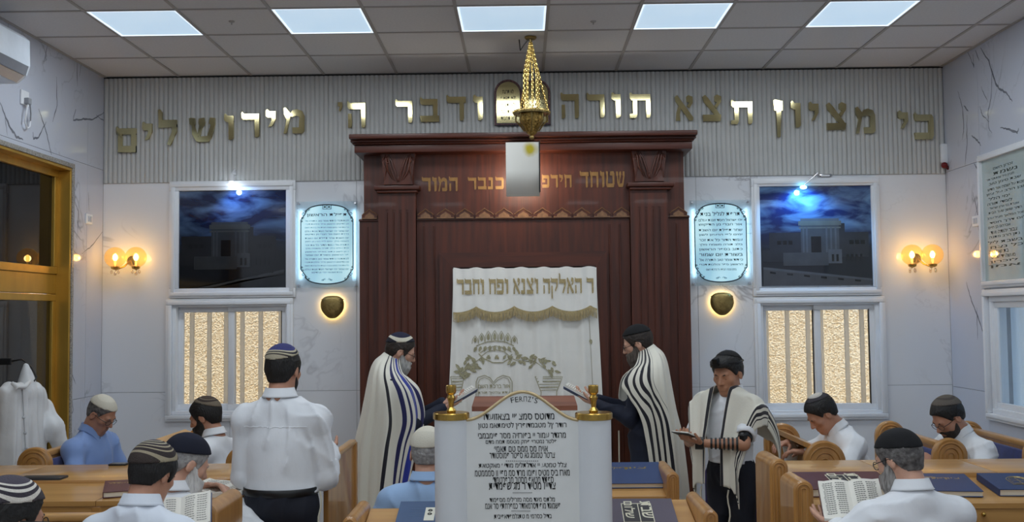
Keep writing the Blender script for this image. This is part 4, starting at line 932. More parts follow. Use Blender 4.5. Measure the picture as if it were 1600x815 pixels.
P = []
for i in range(25):
    u = i/24; z = za+(zb_-za)*u; y = 7.62+.10*max(0, (.45-u)/.45)**2; P.append([(x, y, z) for x in (x0, x0+(x1-x0)*.5, x1)])
P2 = [[(a, b+.008, c) for a, b, c in r] for r in P]
m = MB(); m.grid(P); m.grid(P2)
for side in (0, 2): m.grid([[r[side] for r in P], [r[side] for r in P2]])
m.grid([P[0], P2[0]]); m.grid([P[-1], P2[-1]])
m.build('cover_sheet', m_cov, lc, 40)
MB().bbox(x0+.04, x1-.04, 7.628, 7.80, zb_-.05, zb_-.02, .004).build('bracket', m_black, lc)
MB().bbox(x1-.004, x1+.006, 7.615, 7.66, za+.02, zb_+.012, .003).build('edge_clip', m_black, lc)
MB().ball(((x0+x1)/2, 7.72, za+.17), .03, 10).build('bulb', mat('lamp_bulb_warm', (255, 240, 200), .4, emit=(255, 226, 170), es=10), lc, 180)
for sx in (-.06, .06): point(lc, ((x0+x1)/2+sx, 7.74, za+.16), 3.2, (1, .93, .82), .03)

hl = atz(829, 58, ZC); hx, hy = hl.x, hl.y
nt_ = thing('hanging_lamp', (hx, hy, at(829, 213, hy).z), 'gold hanging eternal lamp on a cluster of chains in front of the tablets', 'lamp')
m_gch = mat('chain_gold', (206, 176, 104), .3, .9, var=.35, nscale=90)
zr = at(829, 176, hy).z; zt = at(829, 66, hy).z; k_ = 1593/hy
MB().lathe([(0, ZC-.018), (.035, ZC-.016), (.044, ZC-.006), (.044, ZC)], (hx, hy, 0), 20).build('ceiling_plate', m_bronze, nt_, 40)
MB().tube([(hx, hy, ZC-.01), (hx, hy, zt)], .01, 8).build('hook', m_bronze, nt_, 60)
rr_ = 29/k_
link_me = {}
def chain(pts, r, nm='chain'):
    """alternating links along a path, one mesh"""
    m = MB(); pts = [Vector(p) for p in pts]; L_ = .017; out = []; acc = 0
    for a, b in zip(pts[:-1], pts[1:]):
        d = (b-a).length; n = max(1, int(d/L_))
        for i in range(n): out.append((a.lerp(b, (i+.5)/n), (b-a).normalized()))
    for i, (c, d) in enumerate(out):
        u = d.orthogonal().normalized(); w = d.cross(u); ang = (i % 2)*math.pi/2; v = u*math.cos(ang)+w*math.sin(ang)
        m.tube([c+d*.011*math.cos(q*math.pi/3)+v*r*math.sin(q*math.pi/3) for q in range(6)], .0028, 4, closed=True)
    m.build(nm, m_gch, nt_, 60)
for i in range(9):
    a = 2*math.pi*i/9; R1 = .052; z1_ = at(829, 115, hy).z
    chain([(hx+.006*math.cos(a), hy+.006*math.sin(a), zt), (hx+R1*math.cos(a), hy+R1*math.sin(a), z1_), (hx+R1*1.05*math.cos(a), hy+R1*1.05*math.sin(a), zr+.03)], .008)
for i in range(3):
    a = 2*math.pi*i/3+.2; chain([(hx, hy, zt), (hx+rr_*.96*math.cos(a), hy+rr_*.96*math.sin(a), zr+.01)], .006)
MB().tube([(hx-.01, hy, ZC-.012), (hx-.045, hy, ZC-.05), (hx-.075, hy+.02, ZC-.09), (hx-.082, hy+.05, ZC-.004)], .004, 6).build('cable', m_black, nt_, 60)
MB().lathe([(rr_*.72, zr-.006), (rr_*.98, zr-.014), (rr_, zr), (rr_*.97, zr+.012), (rr_*.72, zr+.008)], (hx, hy, 0), 36).build('ring', mat('antique_gold', (150, 130, 84), .35, .9, var=.3, nscale=60), nt_, 60)
m = MB()
for i in range(40):
    a = 2*math.pi*i/40; m.ball((hx+rr_*1.0*math.cos(a), hy+rr_*math.sin(a), zr), .0055, 4)
m.build('bead_row', m_gch, nt_, 180)
zb0 = at(829, 212, hy).z
MB().lathe([(.012, zb0), (.03, zb0+.012), (.05, zb0+.04), (.075, zb0+.09), (.088, zb0+.115), (.085, zr-.01)], (hx, hy, 0), 28).build('bowl', mat('filigree_gold', (172, 142, 78), .35, .85, var=.6, nscale=70, bump=.8, bscale=90), nt_, 60)
for i in range(8):
    a = 2*math.pi*i/8; MB().tube([(hx+.05*math.cos(a), hy+.05*math.sin(a), zb0+.03), (hx+.084*math.cos(a), hy+.084*math.sin(a), zb0+.08), (hx+.112*math.cos(a), hy+.112*math.sin(a), zb0+.105), (hx+.11*math.cos(a), hy+.11*math.sin(a), zr-.014)], .006, 6).build('bracket_scroll', m_bronze, nt_, 60)
MB().ball((hx, hy, zb0-.012), .018, 8).build('finial', m_bronze, nt_, 180)
# ---------------------------------------------------------------- benches and desks
m_blue = mat('blue_velvet', (18, 34, 104), .85, var=.2, nscale=30, sheen=.4)
def arch_pts(hw, zb, zt, n=16):
    h = min(hw, (zt-zb)*.5); return [(-hw, zb), (hw, zb)]+[(hw*math.cos(math.pi*k/n), zt-h+h*math.sin(math.pi*k/n)) for k in range(n+1)]
def arch_end(root, x, y0, y1, hw, zt, nm='end_panel', rings=3, zb=.0):
    """round-topped panel facing the camera, grooved with concentric arches"""
    o = [(x+a, b) for a, b in arch_pts(hw, zb, zt)]
    m = MB(); bv = .008
    m.prism(o, y0+bv, y1-bv, 'y')
    for ya, yb in ((y0+bv, y0), (y1-bv, y1)):
        q = [(x+(a-x)*(1-bv/hw), b if b < zb+.01 else b-bv*(b > zt-hw)) for a, b in o]; n = len(o)
        m.add([(a, ya, b) for a, b in o]+[(a, yb, b) for a, b in q], [(i, (i+1) % n, n+(i+1) % n, n+i) for i in range(n)]+[tuple(range(n, 2*n))])
    e = m.build(nm, m_woodz, root, 40)
    for k in range(1, rings+1):
        r = hw*(1-k/(rings+.7)); zc_ = zt-hw
        MB().tube([(x-r, y0-.001, zc_-.30), (x-r, y0-.001, zc_)]+[(x-r*math.cos(math.pi*j/14), y0-.001, zc_+r*math.sin(math.pi*j/14)) for j in range(1, 14)]+[(x+r, y0-.001, zc_), (x+r, y0-.001, zc_-.30)], min(.006, hw*.09), 6).build('arch_moulding', m_woodz, e, 60)
    return e
def side_bench(X, Y0, Y1, face, zt, label, hw=.125, desk=False, seat=True):
    """bench running away from the camera; sitters face 'face' (-1 towards -x, +1 towards +x)"""
    t = thing('pew' if not desk else 'book_stand', (X, (Y0+Y1)/2, 0), label, 'bench' if not desk else 'stand', 'pews along the side walls' if not desk else 'book stands between the side pews')
    arch_end(t, X, Y0, Y0+.045, hw, zt); arch_end(t, X, Y1-.045, Y1, hw, zt)
    if desk:
        pts = [(X-hw*.9*face, zt-.005), (X+hw*.95*face, zt-.10), (X+hw*.95*face, zt-.13), (X-hw*.9*face, zt-.035)]
        MB().prism(pts, Y0+.045, Y1-.045, 'y').build('sloping_top', m_woody, t); MB().box(X-.02, X+.02, Y0+.045, Y1-.045, .05, zt-.09).build('board', m_woodz, t)
    else:
        MB().bbox(X-.028, X+.028, Y0+.045, Y1-.045, zt-.075, zt-.04, .008).build('top_rail', m_woody, t, 40)
        MB().box(X-.018-.0*face, X+.018, Y0+.045, Y1-.045, .12, zt-.075).build('back_board', m_woodz, t)
        MB().bbox(X+face*.02 if face > 0 else X-.055, X+.055 if face > 0 else X-.02, Y0+.05, Y1-.05, .50, zt-.09, .012).build('back_cushion', m_blue, t, 40)
        if seat:
            a, b = sorted((X+face*.03, X+face*.45)); MB().bbox(a, b, Y0+.05, Y1-.05, .36, .40, .006).build('seat', m_woody, t); MB().bbox(a, b, Y0+.055, Y1-.055, .40, .455, .018).build('seat_cushion', m_blue, t, 40)
            MB().box(X+face*.40-.02, X+face*.40+.02, Y0+.1, Y1-.1, 0, .36).build('seat_support', m_woodz, t)
    return t
side_bench(2.58, 6.25, 7.3, -1, 1.055, 'oak pew with blue back cushion behind the man bent over the book stand', .105)
side_bench(3.13, 6.25, 7.3, -1, 1.05, 'oak pew with blue back cushion nearest the wall of the glass text board', .105)
side_bench(1.82, 6.25, 7.3, 1, 1.045, 'arch-ended oak book stand in front of the leaning man in white shirt', .128, True)
side_bench(-3.0, 6.25, 7.25, 1, 1.05, 'oak pew with blue cushion between the hanging white robe and the man in blue shirt', .105)
side_bench(-2.30, 6.35, 7.3, 1, 1.05, 'arch-ended oak book stand between the man in blue shirt and the window', .115, True)
side_bench(-1.72, 6.25, 7.3, -1, 1.045, 'oak pew behind the bearded man with brown skullcap under the window', .105)
ALLB = None
# long desks: ledge behind, sloping lid in front, panelled fronts
def long_desk(label, xs, yl1, yl0, zl, yd0, zd0, zd1, ends):
    t = thing('long_desk', ((xs[0]+xs[-1])/2, yd0, 0), label, 'desk')
    for a, b in zip(xs[:-1], xs[1:]):
        MB().bbox(a+.0015, b-.0015, yl0, yl1, zl-.028, zl, .004).build('ledge_board', m_wood, t, 40)
        MB().box(a+.002, b-.002, yl0+.03, yl0+.05, zd1-.03, zl-.028).build('riser', m_wood, t)
        y1 = yl0+.03; lid = MB(); lid.prism([(yd0, zd0), (y1, zd1), (y1, zd1-.024), (yd0, zd0-.024)], a+.0015, b-.0015, 'x'); lid.build('desk_lid', m_wood, t)
        MB().bbox(a+.004, b-.004, yd0+.006, yd0+.024, zd0-.17, zd0-.026, .003).build('drawer_front', m_wood, t)
        MB().ball(((a+b)/2, yd0-.004, zd0-.05), .011, 8).build('knob', m_brass, t, 180)
        MB().bbox(b-.022, b+.022, yd0+.002, yd0+.03, .0, zd0-.026, .004).build('stile', m_woodz, t)
        MB().bbox(a+.02, b-.02, yl0+.10, yl0+.12, .05, zl-.03, .004).build('front_panel', m_woodz, t)
    for x in ends:
        arch_end(t, x, yl0-.06, yl0+.27, .047, zl+.085, 'end_post', 2); arch_end(t, x, yd0-.07, yd0+.19, .046, zd0+.125, 'end_post', 2)
    return t
long_desk('long oak desk with books before the two seated men nearest the gold window', [-3.36, -2.72, -2.05, -1.395], 5.86, 5.30, 1.0, 4.90, .962, .985, [])
long_desk('long oak desk with closed navy books before the grey bearded man reading', [1.335, 1.87, 2.42, 2.97, 3.38], 5.77, 5.29, 1.0, 4.85, .925, .98, [1.29])
def row_bench(label, x0, x1, Y, zt, ends, posts=.045):
    """bench whose back is towards the camera"""
    t = thing('pew', ((x0+x1)/2, Y, 0), label, 'bench', 'pews of the rows')
    n = max(1, int(round((x1-x0)/.95)))
    MB().bbox(x0, x1, Y-.03, Y+.03, zt-.03, zt, .008).build('top_rail', m_wood, t, 40)
    for i in range(n): MB().bbox(x0+(x1-x0)*i/n+.004, x0+(x1-x0)*(i+1)/n-.004, Y-.012, Y+.012, .12, zt-.03, .003).build('back_board', m_wood, t)
    MB().bbox(x0, x1, Y+.02, Y+.42, .36, .40, .006).build('seat', m_wood, t); MB().bbox(x0+.01, x1-.01, Y+.025, Y+.415, .40, .45, .018).build('seat_cushion', m_blue, t, 40)
    for x in ends: arch_end(t, x, Y-.10, Y+.30, posts, zt+.05, 'end_post', 2)
    return t
row_bench('oak pew under the two men with white shirts reading by the long desk', -3.3, -1.37, 4.40, 1.0, [-1.335])
row_bench('oak pew the patterned skullcap man sits on', -3.3, -1.36, 3.52, .98, [])
row_bench('oak pew of the grey bearded man, its round post beside his elbow', 1.42, 3.3, 3.88, .93, [1.40])
row_bench('oak pew of the man with striped skullcap at the picture edge', -3.2, -1.1, 2.72, .95, [])
row_bench('oak pew of the man in pale blue shirt beside the scroll lectern', -.76, .05, 4.86, .86, [])
# small desks either side of the scroll-shaped lectern
def small_desk(label, x0, x1, y0, y1, z0, z1, ends):
    t = thing('reading_desk', ((x0+x1)/2, y0, 0), label, 'desk')
    MB().prism([(y0, z0), (y1, z1), (y1, z1-.026), (y0, z0-.026)], x0, x1, 'x').build('sloping_top', m_wood, t)
    MB().bbox(x0, x1, y0-.012, y0+.012, z0-.07, z0+.008, .004).build('front_rail', m_wood, t); MB().box(x0+.02, x1-.02, y1-.04, y1-.02, .05, z1-.03).build('back_panel', m_wood, t)
    MB().box(x0+.02, x1-.02, y0+.03, y0+.05, .05, z0-.03).build('front_panel', m_wood, t)
    for x in ends: arch_end(t, x, y0-.05, y1+.02, .032, z1+.035, 'end_post', 2, .0)
    return t
small_desk('small oak desk holding the wide navy book beside the scroll lectern', .12, .735, 5.37, 5.72, .875, .975, [.765])
small_desk('small oak desk holding a plum book with white label', .27, .76, 4.475, 4.88, .865, .95, [.795])
small_desk('small oak desk holding a slate blue book behind the pale blue shirt', -.72, -.21, 4.475, 4.80, .855, .935, [-.755])
# tall side panel beside the standing man
t = thing('partition_panel', (-.98, 5.5, 0), 'tall oak side panel at the elbow of the standing man', 'panel')
MB().bbox(-1.0, -.975, 5.10, 5.88, .0, 1.10, .004).build('board', m_woodz, t); MB().bbox(-1.01, -.965, 5.08, 5.90, 1.095, 1.125, .01).build('cap_rail', m_woody, t, 40); MB().bbox(-1.015, -.96, 5.86, 5.91, 0, 1.11, .006).build('post', m_woodz, t)


# ---------------------------------------------------------------- scroll-shaped lectern
LY = 4.3
def lp(px, py, Y=LY): return at(px, py, Y)
lec = thing('scroll_lectern', (lp(817, 700).x, LY, 0), 'white scroll shaped lectern with gold finials and black printed writing', 'lectern')
m_lec = mat('white_laminate', (216, 218, 222), .4, var=.015); m_lecp = mat('white_panel', (226, 226, 224), .45, var=.02)
cols = [(677, 730.5), (903, 958)]
for (a, b) in cols:
    xa, xb = lp(a, 720).x, lp(b, 720).x; xm, r = (xa+xb)/2, (xb-xa)/2; zt = lp((a+b)/2, 656).z
    MB().lathe([(r, .02), (r, zt)], (xm, LY+r, 0), 40).build('roller', m_lec, lec, 60)
    MB().lathe([(r+.001, zt-.004), (r+.006, zt), (r+.006, zt+.022), (r+.002, zt+.026), (.0, zt+.027)], (xm, LY+r, 0), 40).build('gold_band', m_brass, lec, 40)
    zf = zt+.026; k = 1/370
    MB().lathe([(.018, zf), (.021, zf+.008), (.010, zf+.022), (.013, zf+.045), (.019, zf+.062), (.013, zf+.074), (.020, zf+.082), (.022, zf+.088), (.022, zf+.112), (.018, zf+.116), (0, zf+.116)], (xm, LY+r, 0), 24).build('finial', m_brass, lec, 40)
xa, xb = lp(728, 720).x, lp(905, 720).x; PY = LY+.045
def wave(px):
    u = (px-728)/(905-728); return 656-44*(.5-.5*math.cos(2*math.pi*min(1, max(0, u))))**1.0
top = [at(px, wave(px), PY) for px in np.linspace(722, 911, 40)]
o = [(p.x, p.z) for p in top]; o = [(o[0][0], .02)]+o+[(o[-1][0], .02)]
MB().prism(o, PY, PY+.03, 'y').build('scroll_panel', m_lecp, lec)
MB().tube([(p.x, PY+.004, p.z) for p in top], .0075, 8).build('gilt_edge', mat('gilt_edge', (190, 168, 128), .35, .5), lec, 60)
# shelf for the reader behind the panel
m_rb = wood_mat('red_brown_board', (112, 62, 44), (146, 88, 62), 0, .4, .6, .2)
a, b = lp(741, 620, 4.6).x, lp(898, 620, 4.6).x
MB().prism([(PY+.035, lp(820, 634, PY+.04).z), (4.66, lp(820, 618, 4.66).z), (4.66, lp(820, 618, 4.66).z-.02), (PY+.035, lp(820, 634, PY+.04).z-.02)], a, b, 'x').build('book_rest', m_rb, lec)
for x in (a+.02, b-.02): MB().box(x-.012, x+.012, PY+.04, 4.5, .02, 1.38).build('side_board', m_lec, lec)
lines = [('רדעוזאצב יי׳ צמס סטודמ', 752, 866, 645, 656), ('ןוטנ מאתמיטל ןירפודמבטמ לן׳ רדור', 747, 885, 658, 671), ('יבמבמיפ רסמ היזרופב יי רומע רדגרמ', 747, 884, 675, 685), ('םדמ חמת מסטמ קחפ ׳ירטמנ רטלפ', 759, 870, 685, 695), ('׳ימאת םט סממ סמ חיוא', 772, 856, 696, 706), ('רדוטסומפ רטפס אג גמומט רטרצ', 765, 867, 706, 716), ('תאטקאמ ׳ ידומ מילתלדא יי עטמט ללצ', 748, 885, 721, 733), ('מטמממס וו יפמ מס דרמ ומופו סיטמ סיב זראמ', 742, 890, 733, 744), ('׳דמטרפבמ בטסמ פאטמ דתפס', 770, 865, 744, 755), ('תידמפש גמ ר דיטמ ויידצ', 764, 868, 753, 765), ('דומפסמ מילירזמ הסמ דגימ סתלמ', 765, 867, 775, 784), ('מנא רס י׳תחרפמכ רדזאמרסד פומ דגומשפ', 758, 876, 785, 795), ('תיביפאדפמלגתט מ ימרסכ לידב', 772, 862, 801, 810)]
for s, a, b, c, d in lines:
    A = lp(a, d, PY); B = lp(b, c, PY); m = MB(); p2, f2 = text2d(s, A.x, B.x, A.z, B.z); m.add([(p[0], PY-.0015, p[1]) for p in p2], f2); m.build('printed_line', m_ink, lec)
for (a, b, y) in ((790, 842, 719.5), (801, 832, 769), (799, 829, 797.5)):
    m = MB(); n = 16
    for i in range(n):
        A = lp(a+(b-a)*(i+.1)/n, y+1, PY); B = lp(a+(b-a)*(i+.7)/n, y-.6, PY); m.box(A.x, B.x, PY-.0015, PY, A.z, B.z)
    tag(m.build('printed_rule', mat('grey_rule', (140, 140, 140), .6), lec), kind='stuff')
for i, ch in enumerate("FERПZ'S"):
    px = 799+6.4*i-(2 if i > 5 else 0)+(0 if i < 6 else -1); ang = (i-3)*.06; A = lp(px, 627+.45*abs(i-3)**1.6*.8, PY); w = 4.9/370*1.05 if ch != "'" else .004; h = .022 if ch != "'" else .009
    p2, f2 = text2d(ch, 0, w, 0 if ch != "'" else .014, h if ch != "'" else .023); m = MB(); m.add([(A.x+p[0]*math.cos(-ang)-p[1]*math.sin(-ang), PY-.0015, A.z+p[0]*math.sin(-ang)+p[1]*math.cos(-ang)) for p in p2], f2); m.build('arched_letter', m_ink, lec)

# ---------------------------------------------------------------- books
m_page = mat('page_edge', (222, 214, 196), .8, var=.08, nscale=4, stretch=(1, 1, 90)); m_paper = mat('paper', (232, 228, 218), .85, var=.02)
m_print = mat('page_print', (120, 118, 114), .8)
def frame_of(o, ux, uy):
    ux = Vector(ux).normalized(); uy = Vector(uy); uy = (uy-ux*uy.dot(ux)).normalized(); uz = ux.cross(uy)
    return Matrix(((ux.x, uy.x, uz.x, o[0]), (ux.y, uy.y, uz.y, o[1]), (ux.z, uy.z, uz.z, o[2]), (0, 0, 0, 1)))
def thing_m(name, M, label, cat, group=None):
    o = bpy.data.objects.new(name, None); COL.objects.link(o); o.matrix_local = M; WM[o.name] = M; o.empty_display_size = .05; return tag(o, label, cat, group)
def closed_book(M, w, d, th, cover, label, emblem=None, emat=None, spine=-1):
    """M: x along width, y along depth, z up; origin at the centre of the underside"""
    t = thing_m('book', M, label, 'book', 'closed books on the desks')
    local(t, MB().bbox(-w/2, w/2, -d/2, d/2, th-.004, th, .0015), 'front_cover', cover); local(t, MB().bbox(-w/2, w/2, -d/2, d/2, 0, .004, .0015), 'back_cover', cover)
    s0, s1 = (-w/2, -w/2+.004) if spine < 0 else (w/2-.004, w/2); local(t, MB().bbox(s0, s1, -d/2, d/2, .002, th-.002, .001), 'spine', cover)
    local(t, MB().box(-w/2+.004, w/2-.004, -d/2+.004, d/2-.004, .004, th-.004), 'pages', m_page)
    if emblem == 'label':
        m = MB(); f = MB(); f.box(-w*.16, w*.22, -d*.42, d*.30, th, th+.0006); local(t, f, 'label_field', mat('label_dark', (44, 40, 44), .6))
        for q in ((-.16, .22, -.42, -.40), (-.16, .22, .28, .30), (-.16, -.15, -.42, .30), (.21, .22, -.42, .30), (.045, .055, -.42, .30)): m.box(w*q[0], w*q[1], d*q[2], d*q[3], th+.0006, th+.001)
        for sx, s_ in ((-.14, 'םולש'), (.065, 'תבש')):
            p2, f2 = text2d(s_, -d*.38, d*.26, 0, w*.13); m.add([(w*sx+.006+b, -a-.0*d, th+.0011) for a, b in p2], f2)
        local(t, m, 'label_print', mat('label_cream', (226, 220, 196), .6))
    elif emblem == 'title':
        m = MB()
        for i, s_ in enumerate(('רודיס', 'תליפת', 'ןויצ')):
            p2, f2 = text2d(s_, -w*.30, w*.0, 0, d*.12); m.add([(a+w*.22*i-w*.12, b+d*(.18-.02*i), th+.0004) for a, b in p2], f2)
        local(t, m, 'cover_title', emat)
    elif emblem == 'gate':
        m = MB()
        o1 = arch_pts(w*.17, -d*.22, d*.25, 10)
        m.tube([(a, b, th+.0006) for a, b in o1], .0022, 4, closed=True); m.tube([(a*.75, b*.85, th+.0006) for a, b in o1], .0016, 4, closed=True)
        for y in (-.12, 0, .1): m.box(-w*.10, w*.10, d*y, d*y+.004, th, th+.0008)
        m.box(-.002, .002, -d*.2, d*.18, th, th+.0008); local(t, m, 'cover_emblem', emat)
    elif emblem == 'clasp':
        m = MB()
        for r in range(5): m.box(-w*.30, w*.28, d*(.26-.10*r), d*(.26-.10*r)+.003, th, th+.0006)
        local(t, m, 'cover_lines', emat); f = MB(); f.box(-w*.04, w*.13, -d*.30, d*.22, th, th+.0014)
        local(t, f, 'cover_badge', mat('badge_cream', (232, 230, 214), .6)); g_ = MB()
        for y in (-.05, .09): g_.tube([(w*.045+.008*math.cos(a), d*y+.008*math.sin(a), th+.0018) for a in [k*.6283 for k in range(10)]], .003, 5, closed=True)
        local(t, g_, 'badge_ring', m_black)
    return t
def open_book(M, w, d, th, label, cover, droop=.22, lines=11):
    """M origin at the spine's underside, x across both pages, y along the spine towards the far edge, z up"""
    t = thing_m('open_book', M, label, 'book', 'open prayer books')
    for s in (-1, 1):
        P = []; Q = []
        for i in range(11):
            u = i/10; x = s*w*u; z = th*(.55+.9*math.sin(math.pi*min(1, u*1.25))*.45*(1-u*.5))+droop*w*u*u*.6
            P.append([(x, y, z) for y in (-d/2, d/2)]); Q.append([(x, y, z-th*(.95-.35*u)) for y in (-d/2, d/2)])
        m = MB(); m.grid(P); m.grid(Q); m.grid([[r[0] for r in P], [r[0] for r in Q]]); m.grid([[r[1] for r in P], [r[1] for r in Q]]); m.grid([P[-1], Q[-1]])
        local(t, m, 'page_block', m_paper, 50)
        def zat(x): u = abs(x)/w; return th*(.55+.9*math.sin(math.pi*min(1, u*1.25))*.45*(1-u*.5))+droop*w*u*u*.6+.0008
        m = MB(); rng = random.Random(int(w*1e4)+s)
        for r in range(lines):
            y = d*.40-d*.80*r/(lines-1); hgt = d*.022
            for c_ in range(2):
                xa = w*(.14+.40*c_)+w*.02*rng.random(); xb = w*(.50+.40*c_)-w*.05*rng.random()
                seg = 4
                for g_ in range(seg):
                    x1 = xa+(xb-xa)*(g_+.06)/seg; x2 = xa+(xb-xa)*(g_+.9)/seg; m.add([(s*x1, y, zat(x1)), (s*x2, y, zat(x2)), (s*x2, y+hgt, zat(x2)), (s*x1, y+hgt, zat(x1))], [(0, 1, 2, 3)])
        tag(local(t, m, 'page_print', m_print), kind='stuff')
        c = MB(); c.grid([[(q[0][0]*1.03, -d/2-.004, q[0][2]-.0015), (q[0][0]*1.03, d/2+.004, q[0][2]-.0015)] for q in Q]); o_ = local(t, c, 'cover', cover, 50); sm = o_.modifiers.new('s', 'SOLIDIFY'); sm.thickness = .003
    return t
c_navy = mat('navy_cloth_cover', (34, 58, 104), .5, bump=.1, bscale=300); c_maroon = mat('maroon_cover', (84, 34, 44), .45, bump=.1, bscale=200); c_plum = mat('plum_cover', (82, 72, 88), .5, bump=.1, bscale=200); c_slate = mat('slate_blue_cover', (56, 84, 124), .5); g_foil = mat('gold_foil', (176, 154, 96), .35, .7)
def slope_M(px, py, y0, y1, z0, z1, rot=0., lift=.001):
    """point on a sloping lid under pixel (px,py)"""
    n = Vector((0, -(z1-z0), (y1-y0))).normalized(); p0 = Vector((0, y0, z0)); d = ray(px, py); o = Vector((0, 0, CAMZ)); tt = (p0-o).dot(n)/d.dot(n); p = o+d*tt+n*lift
    ux = Vector((math.cos(rot), math.sin(rot), 0)); return frame_of(p, ux, Vector((0, y1-y0, z1-z0)) @ Matrix.Identity(3) if rot == 0 else n.cross(ux))
closed_book(slope_M(972, 746, 5.37, 5.72, .875, .975), .43, .27, .03, c_navy, 'wide navy book with gold lettering on the small desk beside the scroll lectern', 'title', g_foil)
closed_book(slope_M(992, 810, 4.475, 4.88, .865, .95, -.03), .36, .30, .035, c_plum, 'plum coloured book with a cream and black cover label', 'label')
closed_book(slope_M(668, 811, 4.475, 4.80, .855, .935), .27, .26, .03, c_slate, 'slate blue book with a cream badge half hidden by the scroll lectern', 'clasp', mat('slate_line', (84, 110, 146), .5))
RL = (4.85, 5.29, .925, .98)
closed_book(slope_M(1318, 762, *RL), .43, .30, .04, c_maroon, 'closed maroon book with gold label lying under the open book', 'label', None)
closed_book(slope_M(1478, 762, *RL, rot=-.12), .26, .30, .03, c_navy, 'navy book just past the shoulder of the grey bearded man', 'title', g_foil)
closed_book(slope_M(1592, 762, *RL, rot=-.05), .30, .28, .035, c_navy, 'navy book with gold gate emblem cut off by the picture edge', 'gate', g_foil)
LL = (4.90, 5.30, .962, .985)
closed_book(slope_M(196, 767, *LL, rot=.35), .20, .27, .03, c_maroon, 'maroon book lying on the desk beside the patterned skullcap', 'title', g_foil)
open_book(slope_M(352, 768, *LL, rot=-.25), .16, .24, .03, 'open book lying on the desk before the white bearded man', c_navy)
# ---------------------------------------------------------------- implicit-surface modelling (people, cloth)
F32 = np.float32
class Blob:
    def __init__(s): s.p = []
    def cap(s, a, b, ra, rb=None, k=.02, sub=False):
        s.p.append(('c', np.array(a, float), np.array(b, float), ra, ra if rb is None else rb, k, sub)); return s
    def ell(s, c, r, Rm=None, k=.02, sub=False):
        s.p.append(('e', np.array(c, float), np.array(r, float), np.eye(3) if Rm is None else np.array(Rm), k, sub)); return s
    def box(s):
        lo = []; hi = []
        for p in s.p:
            if p[-1]: continue
            if p[0] == 'c': lo += [p[1]-p[3], p[2]-p[4]]; hi += [p[1]+p[3], p[2]+p[4]]
            else: m = max(p[2]); e = np.abs(p[3]) @ p[2]; lo.append(p[1]-e); hi.append(p[1]+e)
        return np.min(lo, 0), np.max(hi, 0)
    def field(s, h, infl=0., pad=.03):
        lo, hi = s.box(); lo = lo-pad-infl; hi = hi+pad+infl; n = np.maximum(4, np.ceil((hi-lo)/h).astype(int)+1)
        ax_ = [(lo[i]+h*np.arange(n[i])).astype(F32) for i in range(3)]
        D = np.full(n, 1., F32)
        for p in s.p:
            k = p[-2]; mg = k+3*h+infl
            if p[0] == 'c': a, b = p[1], p[2]; L = np.minimum(a-p[3], b-p[4])-mg; H = np.maximum(a+p[3], b+p[4])+mg
            else: e = np.abs(p[3]) @ p[2]; L = p[1]-e-mg; H = p[1]+e+mg
            i0 = np.maximum(0, np.floor((L-lo)/h).astype(int)); i1 = np.minimum(n, np.ceil((H-lo)/h).astype(int)+1)
            if (i1 <= i0).any(): continue
            sl = tuple(slice(i0[i], i1[i]) for i in range(3))
            X = ax_[0][sl[0]][:, None, None]; Y = ax_[1][sl[1]][None, :, None]; Z = ax_[2][sl[2]][None, None, :]
            if p[0] == 'c':
                d = b-a; dd = max(d @ d, 1e-9); t = np.clip(((X-a[0])*d[0]+(Y-a[1])*d[1]+(Z-a[2])*d[2])/dd, 0, 1).astype(F32)
                q = np.sqrt((X-a[0]-t*d[0])**2+(Y-a[1]-t*d[1])**2+(Z-a[2]-t*d[2])**2)-(p[3]+(p[4]-p[3])*t)
            else:
                x, y, z = X-p[1][0], Y-p[1][1], Z-p[1][2]; M = p[3]; r = p[2]
                u = (M[0, 0]*x+M[1, 0]*y+M[2, 0]*z); v = (M[0, 1]*x+M[1, 1]*y+M[2, 1]*z); w = (M[0, 2]*x+M[1, 2]*y+M[2, 2]*z)
                k0 = np.sqrt((u/r[0])**2+(v/r[1])**2+(w/r[2])**2); k1 = np.sqrt((u/r[0]**2)**2+(v/r[1]**2)**2+(w/r[2]**2)**2)+1e-6
                q = k0*(k0-1)/k1
            q = q.astype(F32); o = D[sl]
            if p[-1]:
                hh = np.clip(.5-.5*(o+q)/k, 0, 1); D[sl] = o*(1-hh)-q*hh+k*hh*(1-hh)
            else:
                hh = np.clip(.5+.5*(o-q)/k, 0, 1); D[sl] = o*(1-hh)+q*hh-k*hh*(1-hh)
        return D-infl, lo, ax_
    def mesh(s, h, infl=0., post=None, fold=None):
        D, lo, ax_ = s.field(h, infl)
        if fold or post:
            I = np.argwhere(np.abs(D) < .035+2*h); Pn = np.stack([ax_[0][I[:, 0]], ax_[1][I[:, 1]], ax_[2][I[:, 2]]], 1).astype(np.float64); d = D[I[:, 0], I[:, 1], I[:, 2]].astype(np.float64)
            if fold: d = d+fold(Pn)
            D[I[:, 0], I[:, 1], I[:, 2]] = d
        if post:
            X, Y, Z = np.meshgrid(*ax_, indexing='ij'); D = post(D, X, Y, Z)
        return nets(D, lo, h)
